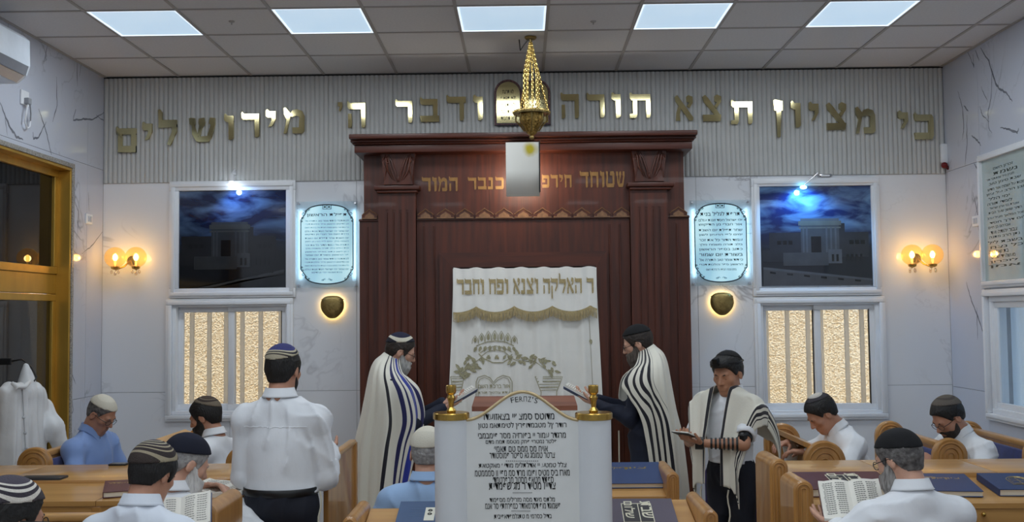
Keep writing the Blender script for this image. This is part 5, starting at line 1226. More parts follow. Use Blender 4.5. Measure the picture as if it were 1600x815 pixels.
def nets(D, lo, h):
    S = D < 0; nx, ny, nz = D.shape
    c = np.zeros((nx-1, ny-1, nz-1), np.uint8)
    for i in (0, 1):
        for j in (0, 1):
            for k in (0, 1): c += S[i:nx-1+i, j:ny-1+j, k:nz-1+k]
    A = np.argwhere((c > 0) & (c < 8)); idx = np.full(c.shape, -1, np.int32); idx[A[:, 0], A[:, 1], A[:, 2]] = np.arange(len(A))
    acc = np.zeros((len(A), 3)); cnt = np.zeros(len(A))
    cor = [(i, j, k) for i in (0, 1) for j in (0, 1) for k in (0, 1)]
    V = {q: D[A[:, 0]+q[0], A[:, 1]+q[1], A[:, 2]+q[2]].astype(np.float64) for q in cor}
    for a in cor:
        for axx in range(3):
            if a[axx] == 0:
                b = list(a); b[axx] = 1; b = tuple(b); va, vb = V[a], V[b]; m = (va < 0) != (vb < 0)
                t = np.where(m, va/np.where(m, va-vb, 1), 0); P = np.tile(np.array(a, float), (len(A), 1)); P[:, axx] += t
                acc += P*m[:, None]; cnt += m
    verts = lo+(A+acc/np.maximum(cnt, 1)[:, None])*h
    F = []
    for axx in range(3):
        o = [q for q in range(3) if q != axx]
        s0 = [slice(None)]*3; s1 = [slice(None)]*3; s0[axx] = slice(0, -1); s1[axx] = slice(1, None)
        a, b = S[tuple(s0)], S[tuple(s1)]; E = np.argwhere(a != b)
        E = E[(E[:, o[0]] > 0) & (E[:, o[1]] > 0) & (E[:, o[0]] < D.shape[o[0]]-1) & (E[:, o[1]] < D.shape[o[1]]-1)]
        if not len(E): continue
        def cell(d0, d1): Q = E.copy(); Q[:, o[0]] -= d0; Q[:, o[1]] -= d1; return idx[Q[:, 0], Q[:, 1], Q[:, 2]]
        q = np.stack([cell(1, 1), cell(0, 1), cell(0, 0), cell(1, 0)], 1)
        flip = a[E[:, 0], E[:, 1], E[:, 2]]
        if axx == 1: flip = ~flip
        q[~flip] = q[~flip][:, ::-1]; F.append(q)
    F = np.concatenate(F); F = F[(F >= 0).all(1)]
    return verts, F
def np_mesh(name, V, F, m, M=None, smooth=True):
    me = bpy.data.meshes.new(name)
    if M is not None: A = np.array(M); V = V @ A[:3, :3].T+A[:3, 3]
    me.vertices.add(len(V)); me.vertices.foreach_set('co', np.ascontiguousarray(V, F32).ravel())
    n = len(F); k = F.shape[1]; me.loops.add(n*k); me.loops.foreach_set('vertex_index', np.ascontiguousarray(F, np.int32).ravel())
    me.polygons.add(n); me.polygons.foreach_set('loop_start', np.arange(0, n*k, k, dtype=np.int32)); me.polygons.foreach_set('loop_total', np.full(n, k, np.int32))
    me.polygons.foreach_set('use_smooth', np.full(n, smooth)); me.materials.append(m); me.update(calc_edges=True); me.validate()
    return me
def rx(a): return np.array(Matrix.Rotation(a, 3, 'X'))
def rz3(a): return np.array(Matrix.Rotation(a, 3, 'Z'))
def ry(a): return np.array(Matrix.Rotation(a, 3, 'Y'))
def V3(*a): return np.array(a, float)
def nrm(v): v = np.array(v, float); return v/(np.linalg.norm(v)+1e-9)
def cloth_noise(seed, amp, vert=1.):
    r = np.random.RandomState(seed); W = [(r.normal(size=3)*np.array([9, 9, 9*vert]), r.rand()*6.28, r.normal(size=3)*5, r.rand()*6.28) for _ in range(7)]
    def f(P):
        d = 0
        for i, (w, p, w2, p2) in enumerate(W):
            if i < 3: q = np.sin(P @ w+p+1.6*np.sin(P @ w2+p2)); d = d+.7*np.sign(q)*np.abs(q)**1.6
            else: q = np.sin(1.9*(P @ w)+p+2.2*np.sin(P @ w2+p2)); m = np.clip(np.sin(P @ w2*1.3+p)*1.6, 0, 1); d = d-2.8*m*(1-np.abs(q))**2.2
        return amp*d/2.6
    return f

# ---------------------------------------------------------------- people
SK = lambda n, c: mat('skin_'+n, c, .5, var=.05, nscale=20, bump=.05, bscale=120, sheen=.05)
skin_a = SK('warm', (186, 134, 108)); skin_b = SK('fair', (204, 156, 132)); skin_c = SK('olive', (158, 108, 82))
def shirt_mat(n, c): return mat('shirt_'+n, c, .8, var=.025, nscale=5, bump=.22, bscale=22, stretch=(1, 1, .6), sheen=.2)
sh_white = shirt_mat('white', (232, 234, 238)); sh_white2 = shirt_mat('cool_white', (222, 228, 238)); sh_blue = shirt_mat('blue', (132, 160, 214)); sh_lblue = shirt_mat('pale_blue', (160, 192, 232))
suit_navy = mat('navy_wool', (20, 26, 46), .8, bump=.1, bscale=80); suit_black = mat('black_wool', (16, 16, 20), .8, bump=.1, bscale=80); trou = mat('navy_trousers', (18, 22, 36), .8, bump=.15, bscale=40)
hair_blk = mat('hair_black', (20, 17, 16), .55, var=.5, nscale=30, stretch=(4, 1, 1), bump=.6, bscale=60); hair_brn = mat('hair_brown', (44, 34, 28), .55, var=.5, nscale=30, bump=.6, bscale=60)
hair_gry = mat('hair_grey', (128, 126, 126), .6, rgb2=(172, 170, 168), nscale=50, bump=.6, bscale=70); hair_salt = mat('hair_salt', (62, 58, 58), .6, rgb2=(120, 116, 114), nscale=50, bump=.6, bscale=70)
beard_wht = mat('beard_white', (190, 188, 186), .7, rgb2=(228, 226, 222), nscale=40, stretch=(3, 3, .6), bump=.7, bscale=60); beard_gry = mat('beard_grey', (104, 98, 94), .7, rgb2=(170, 166, 162), nscale=40, stretch=(3, 3, .6), bump=.7, bscale=60)
m_eye = mat('eye_white', (226, 222, 218), .2); m_iris = mat('iris', (36, 24, 18), .15); m_lens = glass_mat('lens_glass', (240, 244, 248), .06)
m_shoe = mat('black_leather', (18, 18, 20), .35); m_strap = mat('black_strap', (14, 14, 16), .4)
def kip_mat(name, stops, rough=.85, bump=.5, bscale=190.):
    if name in MATS: return MATS[name]
    m = mat(name, (128, 128, 128), rough, bump=bump, bscale=bscale); nt = m.node_tree; N = nt.nodes.new; L = nt.links.new
    tc = [n for n in nt.nodes if n.type == 'TEX_COORD'][0]; b = nt.nodes['Principled BSDF']
    mp = N('ShaderNodeMapping'); mp.inputs['Scale'].default_value = (10, 10, 0); L(tc.outputs['Object'], mp.inputs[0]); ln = N('ShaderNodeVectorMath'); ln.operation = 'LENGTH'; L(mp.outputs[0], ln.inputs[0])
    rp = N('ShaderNodeValToRGB'); rp.color_ramp.interpolation = 'CONSTANT'; e = rp.color_ramp.elements
    while len(e) < len(stops): e.new(.5)
    for q, (p, c) in zip(e, stops): q.position = p; q.color = (*lin(c), 1)
    L(ln.outputs['Value'], rp.inputs[0]); L(rp.outputs[0], b.inputs['Base Color']); return m
def head_blob(B, T, s, eyes=True, neck_to=None, chub=0.):
    """T(local point)->coords, rot matrix; adds skull/face to B"""
    f, Rm = T; c = chub
    def e(p, r, k=.02, sub=False, rot=None): B.ell(f(p), np.array(r)*s, Rm if rot is None else Rm @ rot, k*s, sub)
    def cc(a, b, ra, rb, k=.015, sub=False): B.cap(f(a), f(b), ra*s, rb*s, k*s, sub)
    e((0, -.014, .036), (.076, .098, .088)); e((0, .028, -.028), (.060+c, .066, .086), .03); e((0, .030, -.074), (.050+c, .052, .040), .03)
    cc((-.012, .072, -.098), (.012, .072, -.098), .019, .019, .02)
    cc((-.036, .080, .020), (.036, .080, .020), .012, .012, .015)
    cc((0, .090, .014), (0, .110, -.026), .0075, .012, .010); e((.011, .098, -.031), (.008, .009, .007), .006); e((-.011, .098, -.031), (.008, .009, .007), .006)
    for q in (-1, 1):
        e((q*.045, .058, -.018), (.022, .022, .02), .02); e((q*.031, .100, .001), (.016, .016, .012), .012, True)
        e((q*.031, .0755, .0045), (.0165, .0135, .0100), .006); e((q*.031, .0735, -.0095), (.016, .0115, .006), .006)
        e((q*.079, -.008, -.008), (.0085, .020, .031), .006, False, rx(-.2)); e((q*.087, -.004, -.004), (.006, .010, .017), .005, True)
    cc((-.019, .088, -.060), (.019, .088, -.060), .0075, .0075, .008); cc((-.016, .088, -.072), (.016, .088, -.072), .008, .008, .007)
    cc((-.022, .098, -.0655), (.022, .098, -.0655), .0035, .0035, .004, True)
def hand(B, W, f, n, t, curl=.35, s=1., spread=.1, tcurl=.3):
    W = np.array(W, float); f = nrm(f); n = np.array(n, float); n = nrm(n-f*(n @ f)); t = np.array(t, float); t = nrm(t-f*(t @ f)-n*(t @ n))
    for i in range(4):
        q = (1.5-i); kn = W+f*(.086-.006*abs(q-.5))*s+t*q*.0195*s-n*.002*abs(q)
        B.cap(W+t*q*.012*s, kn, .0145*s, .0115*s, .012)
        L_ = (.074, .082, .077, .060)[i]*s; d = nrm(f+t*q*spread*.4); p = kn; a = 0
        for j, (fr, rr) in enumerate(((.46, .0098), (.30, .0088), (.24, .0080))):
            a += curl*(1.0, 1.15, .8)[j]*(1+.05*i); dd = d*math.cos(a)+n*math.sin(a); p2 = p+dd*L_*fr; B.cap(p, p2, rr*s, (rr-.0008)*s, .004); p = p2
    p = W+f*.022*s+t*.022*s; d = nrm(f*.55+t*.75+n*tcurl); p2 = p+d*.042*s; B.cap(p, p2, .0145*s, .0115*s, .012); d2 = nrm(f*.85+t*.3+n*tcurl*1.4); p3 = p2+d2*.032*s; B.cap(p2, p3, .011*s, .0098*s, .004); B.cap(p3, p3+nrm(d2+n*.2)*.022*s, .0098*s, .0085*s, .004)
def ik(S, W, L1, L2, pole):
    S = np.array(S, float); W = np.array(W, float); d = W-S; D = min(np.linalg.norm(d), (L1+L2)*.985); d = nrm(d); W = S+d*D
    a = (L1*L1-L2*L2+D*D)/(2*D); hh = math.sqrt(max(0, L1*L1-a*a)); p = np.array(pole, float); p = nrm(p-d*(p @ d)); return S+d*a+p*hh, W
ALL = []
def person(label, X, Y, yaw, sit=False, lean=0., hp=15., hy=0., hr=0., s=1., dz=0., wide=1., belly=0., skin=skin_a, top=sh_white, bottom=trou, arms=None, hands=None, short=False, jacket=False,
           hair=hair_blk, ht=.010, hairline=None, kip=None, beard=None, glasses=None, vox=.0068, seed=1, eyes=True, bare_top=False, untucked=False, hs=1., collar=True, neckf=0., chub=0., polo=False, twist=0., cloth_amp=.0085, yoke=False, hx=(), kf=.42, side_burn=True):
    root = thing('person', (X, Y, 0), label, 'person', rz=yaw)
    hz = (.53+dz) if sit else .94*s
    U = rz3(twist) @ rx(-lean); piv = V3(0, 0, hz)
    def up(x, y, z): return piv+U @ V3(x, y, z)*s
    nb = up(0, -.025, .525); H = rz3(twist+hy) @ rx(-R(hp)) @ ry(hr)
    nd = nrm(U @ V3(0, .10, 1)+H @ V3(0, 0, .9)); hc = nb+nd*.118*s+H @ V3(0, .03+neckf, .012)*s
    hsz = s*hs
    fH = (lambda p: hc+H @ np.array(p, float)*hsz)
    sw = .165*wide; SH = [up(-sw, -.015, .415), up(sw, -.015, .415)]
    # arms
    E = []; Wt = []
    for i in (0, 1):
        sg = (-1, 1)[i]
        spec = arms[i] if arms and arms[i] is not None else None
        w = np.array(spec[0], float) if spec else SH[i]+V3(sg*.05, .06, -.50)*s; pole = spec[1] if spec and len(spec) > 1 else (sg*.5, -.6, -.3)
        e, w = ik(SH[i], w, .285*s, .255*s, pole); E.append(e); Wt.append(w)
    hips = [V3(-.092*s, 0, hz-.02), V3(.092*s, 0, hz-.02)]
    if sit: kn = [V3(-.12, kf*s, hz-.10*(kf < .3)), V3(.12, kf*s, hz-.10*(kf < .3))]; an = [V3(-.12, kf*s-.02-.10*(kf < .3), .09), V3(.12, kf*s-.02-.10*(kf < .3), .09)]
    else: kn = [V3(-.10*s, .025, .50*s), V3(.10*s, .025, .50*s)]; an = [V3(-.11*s, -.02, .085), V3(.11*s, -.02, .085)]
    # --- body: one continuous skin
    B = Blob(); head_blob(B, (fH, H), hsz, chub=chub)
    B.cap(fH((0, -.022, -.055)), nb, .054*s, .060*s, .03)
    def torso(B, g):
        B.ell(up(0, .0, .30), (.150*wide*s+g, (.098+belly*.3)*s+g, .20*s+g), U, .06); B.ell(up(0, .01+belly*.35, .12), (.140*wide*s+g, (.098+belly)*s+g, .17*s+g), U, .06)
        B.ell(up(0, -.005, .0), (.155*wide*s+g, .112*s+g, .13*s+g), U, .05)
        B.cap(SH[0], SH[1], .052*s+g, .052*s+g, .05); B.cap(nb-U @ V3(0, 0, .045)*s, up(-sw*.9, -.018, .422), .048*s+g, .046*s+g, .05); B.cap(nb-U @ V3(0, 0, .045)*s, up(sw*.9, -.018, .422), .048*s+g, .046*s+g, .05)
    torso(B, -.006)
    for i in (0, 1):
        B.cap(SH[i], E[i], .046*s, .038*s, .03); B.cap(E[i], Wt[i], .038*s, .026*s, .02)
        hd = hands[i] if hands and hands[i] is not None else None
        fd = nrm(Wt[i]-E[i]); sg = (-1, 1)[i]
        if hd: hand(B, Wt[i]+np.array(hd[0], float)*.012, hd[0], hd[1], hd[2], hd[3] if len(hd) > 3 else .35, s)
        else: hand(B, Wt[i]+fd*.012, fd, V3(-sg, .2, 0), V3(0, 1, .2), .3, s)
        B.cap(hips[i], kn[i], .072*s, .052*s, .04); B.cap(kn[i], an[i], .05*s, .036*s, .02); B.cap(an[i], an[i]+V3(0, .13, -.045), .036, .028, .02)
    v, f = B.mesh(vox); addobj('body', np_mesh('body', v, f, skin), root)
    # --- upper garment
    T = Blob(); torso(T, .012)
    for i in (0, 1):
        if short: m = SH[i]+(E[i]-SH[i])*.66; T.cap(SH[i], m, .062*s, .064*s, .03); dr = nrm(E[i]-SH[i]); T.cap(m+dr*.125, m+dr*.24, .110, .110, .008, True)
        else: T.cap(SH[i], E[i], .060*s, .052*s, .03); T.cap(E[i], SH[i]*0+E[i]+(Wt[i]-E[i])*.97, .052*s, .037*s, .02)
    if jacket:
        for i in (0, 1): T.cap(hips[i]+V3(0, 0, .05), hips[i]+V3(0, .0, -.16*s), .115*s, .120*s, .06)
    zc_ = hz+.06*s
    hh = H
    cutn = U @ V3(0, 0, 1)
    def post(D, X_, Y_, Z_):
        D = np.maximum(D, ((X_-nb[0])*cutn[0]+(Y_-nb[1])*cutn[1]+(Z_-nb[2])*cutn[2]-.024*s).astype(F32))
        if not sit and not jacket and not untucked: D = np.maximum(D, (zc_-Z_).astype(F32))
        return D
    v, f = T.mesh(.0085, fold=cloth_noise(seed, cloth_amp), post=post); addobj('jacket' if jacket else 'shirt', np_mesh('shirt', v, f, top), root)
    if yoke and len(v) > 3000:
        q = (v-piv) @ U/s; g = np.abs(q[:, 2]-.385) < .007; g &= q[:, 1] < -.04; g &= np.abs(q[:, 0]) < .15*wide; w_ = v[g][np.argsort(q[g][:, 0])]
        n_ = 36; bins = np.array_split(w_, n_); line = [b_.mean(0)-U @ V3(0, .0004, 0) for b_ in bins if len(b_)]
        m = MB(); m.tube([tuple(a_) for a_ in line], .0018, 5); local(root, m, 'yoke_seam', top, 60)
    if collar:
        m = MB(); rows = []
        for (r_, z_) in ((.062, -.012), (.064, .030), (.069, .034), (.082, -.002), (.087, -.010)):
            row = []
            for k in range(33):
                a = math.pi/2+R(9)+(2*math.pi-R(18))*k/32; fr = max(0, math.sin(a))
                p = nb+U @ (V3(r_*1.02*math.cos(a), r_*1.0*math.sin(a)+.010, z_+.012-.045*fr**1.5-(.035 if r_ > .07 else 0)*fr**6)*s); row.append(tuple(p))
            rows.append(row)
        m.grid(rows); c_ = local(root, m, 'collar', top if not jacket else sh_white, 60)
        sm = c_.modifiers.new('s', 'SOLIDIFY'); sm.thickness = .003
    # --- trousers and shoes
    L = Blob(); L.ell(V3(0, -.005, hz), (.163*wide*s, .118*s+belly*.3, .125*s), None, .05); L.ell(V3(0, .004, hz+.05), (.158*wide*s, (.112+belly)*s, .13*s), None, .03)
    for i in (0, 1): L.cap(hips[i], kn[i], .088*s, .068*s, .04); L.cap(kn[i], an[i]+V3(0, 0, .0), .066*s, .056*s, .02)
    v, f = L.mesh(.011, fold=cloth_noise(seed+50, .006), post=(lambda D, X_, Y_, Z_: np.maximum(D, (Z_-(hz+.085*s)).astype(F32))) if not sit else None); addobj('trousers', np_mesh('trousers', v, f, bottom), root)
    for i in (0, 1):
        S_ = Blob(); S_.cap(an[i]+V3(0, -.03, -.045), an[i]+V3(0, .17, -.052), .038, .036, .02); S_.cap(an[i]+V3(0, -.01, .0), an[i]+V3(0, .05, -.04), .04, .036, .02)
        v, f = S_.mesh(.011, post=lambda D, X_, Y_, Z_: np.maximum(D, (.004-Z_).astype(F32))); addobj('shoe', np_mesh('shoe', v, f, m_shoe), root)
    # --- head dress: built in the head's own frame
    Mh = np.eye(4); Mh[:3, :3] = H*hsz; Mh[:3, 3] = hc
    I3 = (lambda p: np.array(p, float))
    if hair:
        hb = Blob(); hb.ell((0, -.014, .036), (.076, .098, .088)); hb.ell((0, .028, -.02), (.060, .060, .07), None, .02); hb.cap((0, -.035, -.02), (0, -.040, -.075), .058, .040, .03)
        for c_, r_ in hx: hb.ell(c_, r_, None, .02)
        yy, zz = hairline or ((-.12, -.05, -.012, .012, .030, .055, .075, .1), (-.075, -.062, .004, .020, -.030, .030, .066, .085))
        if not side_burn: zz = tuple(max(a, .02) if b > 0 else a for a, b in zip(zz, yy))
        def post_h(D, X_, Y_, Z_): return np.maximum(D, ((np.interp(Y_.ravel(), yy, zz).reshape(Y_.shape)-Z_)*.75).astype(F32))
        v, f = hb.mesh(.0065, infl=ht, fold=cloth_noise(seed+9, .0028), post=post_h); addobj('hair', np_mesh('hair', v, f, hair, Mh), root)
        for q in (-1, 1):
            m = MB(); m.tube([fH((q*.013, .091, .017)), fH((q*.03, .092, .024)), fH((q*.048, .080, .018))], [.003*s, .0042*s, .002*s], 6); local(root, m, 'eyebrow', hair_gry if hair in (hair_gry,) else hair, 60)
    for q in (-1, 1):
        m = MB(); m.ball(fH((q*.031, .0748, -.0025)), .0112*hsz, 8); e_ = local(root, m, 'eye', m_eye, 180)
        m = MB(); m.ball(fH((q*.031, .0815, -.0045)), .0052*hsz, 6); local(e_, m, 'iris', m_iris, 180)
    if kip:
        km, tilt, cut, th = kip[:4]; A = rx(R(tilt)); side = kip[4] if len(kip) > 4 else 0.
        A = ry(R(side)) @ A
        axd = A @ V3(0, 0, 1); cc_ = V3(0, -.014, .036)
        kb = Blob(); kb.ell(cc_, (.076, .098, .088))
        def post_k(D, X_, Y_, Z_):
            u = (X_-cc_[0])*axd[0]+(Y_-cc_[1])*axd[1]+(Z_-cc_[2])*axd[2]; return np.maximum(D, (cut-u).astype(F32))
        v, f = kb.mesh(.0055, infl=(ht if hair else .002)+th, post=post_k)
        # own frame: z along the cap's axis
        v = (v-cc_) @ A; Mk = Matrix.Translation(Vector(fH(cc_))) @ Matrix(H @ A).to_4x4() @ Matrix.Scale(hsz, 4)
        addobj('skullcap', np_mesh('skullcap', v, f, km), root, wm(root) @ Mk)
    if beard:
        bm_, ln_, wd_ = beard[:3]; bb = Blob(); bb.ell((0, .028, -.028), (.060+chub, .066, .086), None, .03); bb.ell((0, .030, -.074), (.050+chub, .052, .040), None, .03)
        bb.cap((-.012, .072, -.098), (.012, .072, -.098), .019, .019, .02); bb.cap((-.024, .086, -.052), (.024, .086, -.052), .009, .009, .01)
        if ln_ > .02:
            bb.cap((-.02*wd_, .06, -.10), (-.008*wd_, .075, -.10-ln_), .034*wd_, .012, .03); bb.cap((.02*wd_, .06, -.10), (.008*wd_, .075, -.10-ln_), .034*wd_, .012, .03)
        def post_b(D, X_, Y_, Z_):
            D = np.maximum(D, ((Z_-np.interp(Y_.ravel(), (-.1, -.005, .005, .03, .05, .07, .085, .12), (-.2, -.2, .02, .005, -.035, -.040, -.043, -.043) if ln_ > .02 else (-.2, -.2, -.005, -.035, -.060, -.046, -.046, -.046)).reshape(Z_.shape))*.7).astype(F32))
            # mouth opening
            m_ = np.sqrt((X_/.020)**2+((Z_+.066)/.009)**2)-1; return np.where((Y_ > .075) & (Z_ > -.085), np.maximum(D, (-m_*.008).astype(F32)), D)
        v, f = bb.mesh(.0065, infl=.008 if ln_ > .02 else .0035, fold=cloth_noise(seed+3, .0035 if ln_ > .02 else .001, .3), post=post_b); addobj('beard', np_mesh('beard', v, f, bm_, Mh), root)
    if glasses:
        g_ = empty_part = None
        m = MB()
        for q in (-1, 1):
            m.tube([fH((q*.033+.023*math.cos(a)*1.1, .103-.006*abs(math.cos(a))*(1 if q*math.cos(a) > 0 else 0), -.002+.018*math.sin(a))) for a in [2*math.pi*k/16 for k in range(16)]], .0017*s, 5, closed=True)
            m.tube([fH((q*.057, .097, .004)), fH((q*.074, .06, .006)), fH((q*.082, -.005, .008)), fH((q*.082, -.022, -.006))], .0020*s, 5)
        m.tube([fH((-.010, .105, .002)), fH((0, .108, .005)), fH((.010, .105, .002))], .0017*s, 5)
        gl = local(root, m, 'glasses', glasses, 60)
        for q in (-1, 1):
            m = MB(); m.add([fH((q*.033+.0225*math.cos(a)*1.1, .1025, -.002+.0175*math.sin(a))) for a in [2*math.pi*k/16 for k in range(16)]], [tuple(range(16))]); local(gl, m, 'lens', m_lens)
    ALL.append(root)
    return dict(root=root, fH=fH, H=H, hc=hc, SH=SH, E=E, W=Wt, up=up, nb=nb, hz=hz, s=s, hips=hips, kn=kn, U=U)
# ---------------------------------------------------------------- the people
K_white = kip_mat('cap_ivory', [(0, (226, 220, 204)), (.6, (216, 210, 194))], bscale=320)
K_navy = kip_mat('cap_navy_velvet', [(0, (20, 24, 44)), (.6, (16, 20, 38))], .9, .15)
K_black = kip_mat('cap_black_velvet', [(0, (18, 18, 22)), (.6, (14, 14, 18))], .9, .15)
K_brown = kip_mat('cap_brown', [(0, (74, 60, 50)), (.52, (120, 108, 92)), (.58, (60, 48, 42)), (.70, (116, 104, 88))])
K_pat = kip_mat('cap_patterned', [(0, (78, 74, 80)), (.30, (178, 168, 146)), (.36, (40, 36, 40)), (.46, (178, 168, 146)), (.52, (54, 46, 50)), (.62, (170, 158, 134)), (.67, (46, 36, 38)), (.76, (168, 156, 130)), (.80, (50, 40, 40)), (.90, (160, 148, 124)), (.97, (60, 50, 46))])
K_str = kip_mat('cap_striped', [(0, (72, 66, 78)), (.60, (222, 216, 206)), (.66, (52, 46, 56)), (.73, (222, 216, 206)), (.79, (52, 46, 56)), (.86, (214, 206, 196)), (.92, (60, 54, 60))])
K_blue = kip_mat('cap_blue_band', [(0, (52, 54, 110)), (.58, (58, 60, 118)), (.68, (196, 186, 160)), (.74, (40, 38, 50)), (.79, (186, 176, 150)), (.84, (58, 52, 50)), (.89, (170, 160, 138))])
K_band = kip_mat('cap_navy_cream', [(0, (28, 30, 56)), (.72, (214, 208, 190)), (.86, (26, 26, 40))])
K_grey = kip_mat('cap_grey_knit', [(0, (96, 88, 80)), (.45, (78, 70, 66)), (.6, (98, 90, 82))])
K_top = kip_mat('cap_small_white', [(0, (206, 200, 190)), (.35, (190, 184, 176)), (.5, (60, 56, 60))])
HL_SHORT = ((-.12, -.05, -.012, .012, .030, .055, .075, .1), (-.060, -.050, .008, .022, .0, .045, .075, .09))
HL_BALD = ((-.12, -.05, -.012, .012, .030, .055, .1), (-.055, -.045, .010, .024, .01, .09, .16))
# --- man with striped skullcap, lowest corner
p1 = person('person in the lower corner wearing a grey skullcap with white stripes', -1.6, 3.02, R(-38), sit=True, lean=.10, hp=10, kip=(K_str, 6, .028, .006), hair=hair_blk, ht=.013, glasses=m_black, top=sh_white, vox=.009, seed=11, wide=1.0, skin=skin_a, dz=0.05, hs=0.95)
# --- man in blue shirt, looking down
p2 = person('person in blue shirt and ivory skullcap with glasses, looking down, beside the hanging robe', -2.872, 6.72, R(-104), sit=True, lean=.10, hp=34, dz=0.05, kip=(K_white, 8, .028, .006), hair=hair_salt, ht=.004, hairline=HL_SHORT, glasses=m_black, top=sh_blue, skin=skin_a, seed=12, vox=.006, arms=[((-.12, .33, .78),), ((.12, .33, .78),)], hands=[((.3, .8, -.3), (0, .2, -1), (.9, 0, 0)), ((-.3, .8, -.3), (0, .2, -1), (-.9, 0, 0))], wide=1.06, hs=0.95, kf=.30)
# --- bearded man under the left window
p3 = person('person with dark beard and brown knitted skullcap leaning away under the window', -1.95, 6.62, R(72), sit=True, lean=.16, hp=20, hy=R(12), dz=0.022, kip=(K_brown, 32, .052, .004), hair=hair_blk, ht=.012, beard=(hair_blk, .03, 1.), top=sh_white, skin=skin_a, seed=13, vox=.006, arms=[((-.10, .40, .95),), ((.14, .38, .93),)], hands=[((.3, .9, -.1), (0, 0, -1), (.9, 0, 0)), ((-.3, .9, -.1), (0, 0, -1), (-.9, 0, 0))], hs=0.96, kf=.18)
# --- patterned skullcap, back view
p4 = person('person in white shirt with a ring patterned knitted skullcap, seen from behind', -1.5, 3.92, R(-8), sit=True, lean=.16, hp=26, hy=R(-14), dz=0.055, kip=(K_pat, 24, .018, .007), hair=hair_blk, ht=.012, top=sh_white2, skin=skin_a, seed=14, yoke=True, vox=.009, wide=1.02, arms=[((-.10, .36, .92),), ((.14, .38, .92),)], hs=0.93)
# --- white bearded man with navy cap
p5 = person('person with white beard and large navy velvet skullcap reading at the long desk', -1.605, 4.62, R(-16), sit=True, lean=.10, hp=26, hy=R(-34), dz=0.0, kip=(K_navy, 16, .012, .008), hair=hair_gry, ht=.007, beard=(beard_wht, .10, 1.15), top=sh_white, skin=skin_b, seed=15, yoke=True, vox=.008, wide=1.0, hs=1.0, arms=[((-.14, .36, .96),), ((.10, .36, .96),)])
# --- standing man in white shirt
p6 = person('person standing with his back turned in white shirt and blue banded skullcap', -1.175, 4.95, R(-5), hp=6, hy=R(-10), s=0.988, kip=(K_blue, 16, .040, .005), hair=hair_blk, ht=.009, beard=(hair_blk, .0, 1), top=sh_white, skin=skin_a, seed=16, yoke=True, vox=.008, wide=1.10, belly=.025, arms=[((-.10, .24, .98), (-.4, -.9, -.2)), ((.16, .27, 1.16), (.22, -.8, -.6))], hands=[((.5, .8, 0), (0, 0, 1), (-1, 0, 0)), ((-.5, .8, .1), (0, 0, 1), (1, 0, 0))], cloth_amp=.012, hs=0.96)
def belt(p, wide, belly):
    m = MB(); hz, s = p['hz'], p['s']; rows = []
    for z, g in ((.055, .004), (.058, .008), (.088, .008), (.091, .004)): rows.append([((.160*wide*s+g)*math.cos(a), .004+((.113+belly)*s+g)*math.sin(a), hz+z*s) for a in [2*math.pi*k/48 for k in range(48)]])
    m.grid(rows, True); local(p['root'], m, 'belt', m_strap, 60)
belt(p6, 1.10, .025)
m_tz = mat('tzitzit_cord', (214, 208, 190), .8)
def tassel(p, x, y, z0, z1, nm='fringe_cord'):
    m = MB(); m.tube([(x+.008*math.sin(k*1.3), y, z0+(z1-z0)*k/10) for k in range(11)], .005, 5); local(p['root'], m, nm, m_tz, 60)
tassel(p6, -.20, -.03, 1.0, .62); tassel(p6, .20, -.03, 1.0, .60)
# --- pale blue shirt, ivory cap, beside the lectern
p8 = person('person in pale blue shirt and ivory skullcap half hidden by the scroll lectern', -0.495, 5.12, R(-6), sit=True, lean=.08, hp=10, dz=-0.045, kip=(K_white, 14, .010, .006), hair=hair_gry, ht=.003, hairline=HL_SHORT, top=sh_lblue, skin=skin_b, seed=18, yoke=True, vox=.009, wide=1.12, belly=.03, hs=1.05)
# --- leaning man in white shirt
p11 = person('person in white shirt with small skullcap bent over the book stand', 2.19, 6.62, R(98), sit=True, lean=.42, hp=40, dz=0.07, kip=(K_top, 20, .066, .004), hair=hair_blk, ht=.012, hairline=HL_SHORT, top=sh_white, skin=skin_a, seed=21, vox=.006, wide=1.05, cloth_amp=.006, arms=[((-.16, .46, .96), (-.8, -.2, -.6)), ((.14, .46, .98), (.8, -.2, -.6))], hands=[((.5, .8, 0), (0, 0, -1), (.9, 0, 0)), ((-.5, .8, 0), (0, 0, -1), (-.9, 0, 0))], hs=0.95, kf=.18)
# --- man by the right window
p12 = person('person in white shirt with glasses and grey knitted skullcap near the text board', 2.91, 6.62, R(106), sit=True, lean=.30, hp=36, dz=0.015, kip=(K_grey, 30, .048, .004), hair=hair_blk, ht=.012, hairline=HL_SHORT, beard=(mat('beard_stubble', (50, 40, 36), .7, var=.4, nscale=80, bump=.4, bscale=150), .0, 1), glasses=m_black, top=sh_white, skin=skin_a, seed=22, vox=.006, wide=1.1, chub=.006, cloth_amp=.006, arms=[((-.14, .42, .88), (-.8, -.3, -.5)), ((.14, .42, .88), (.8, -.3, -.5))], hs=1.0, kf=.20)
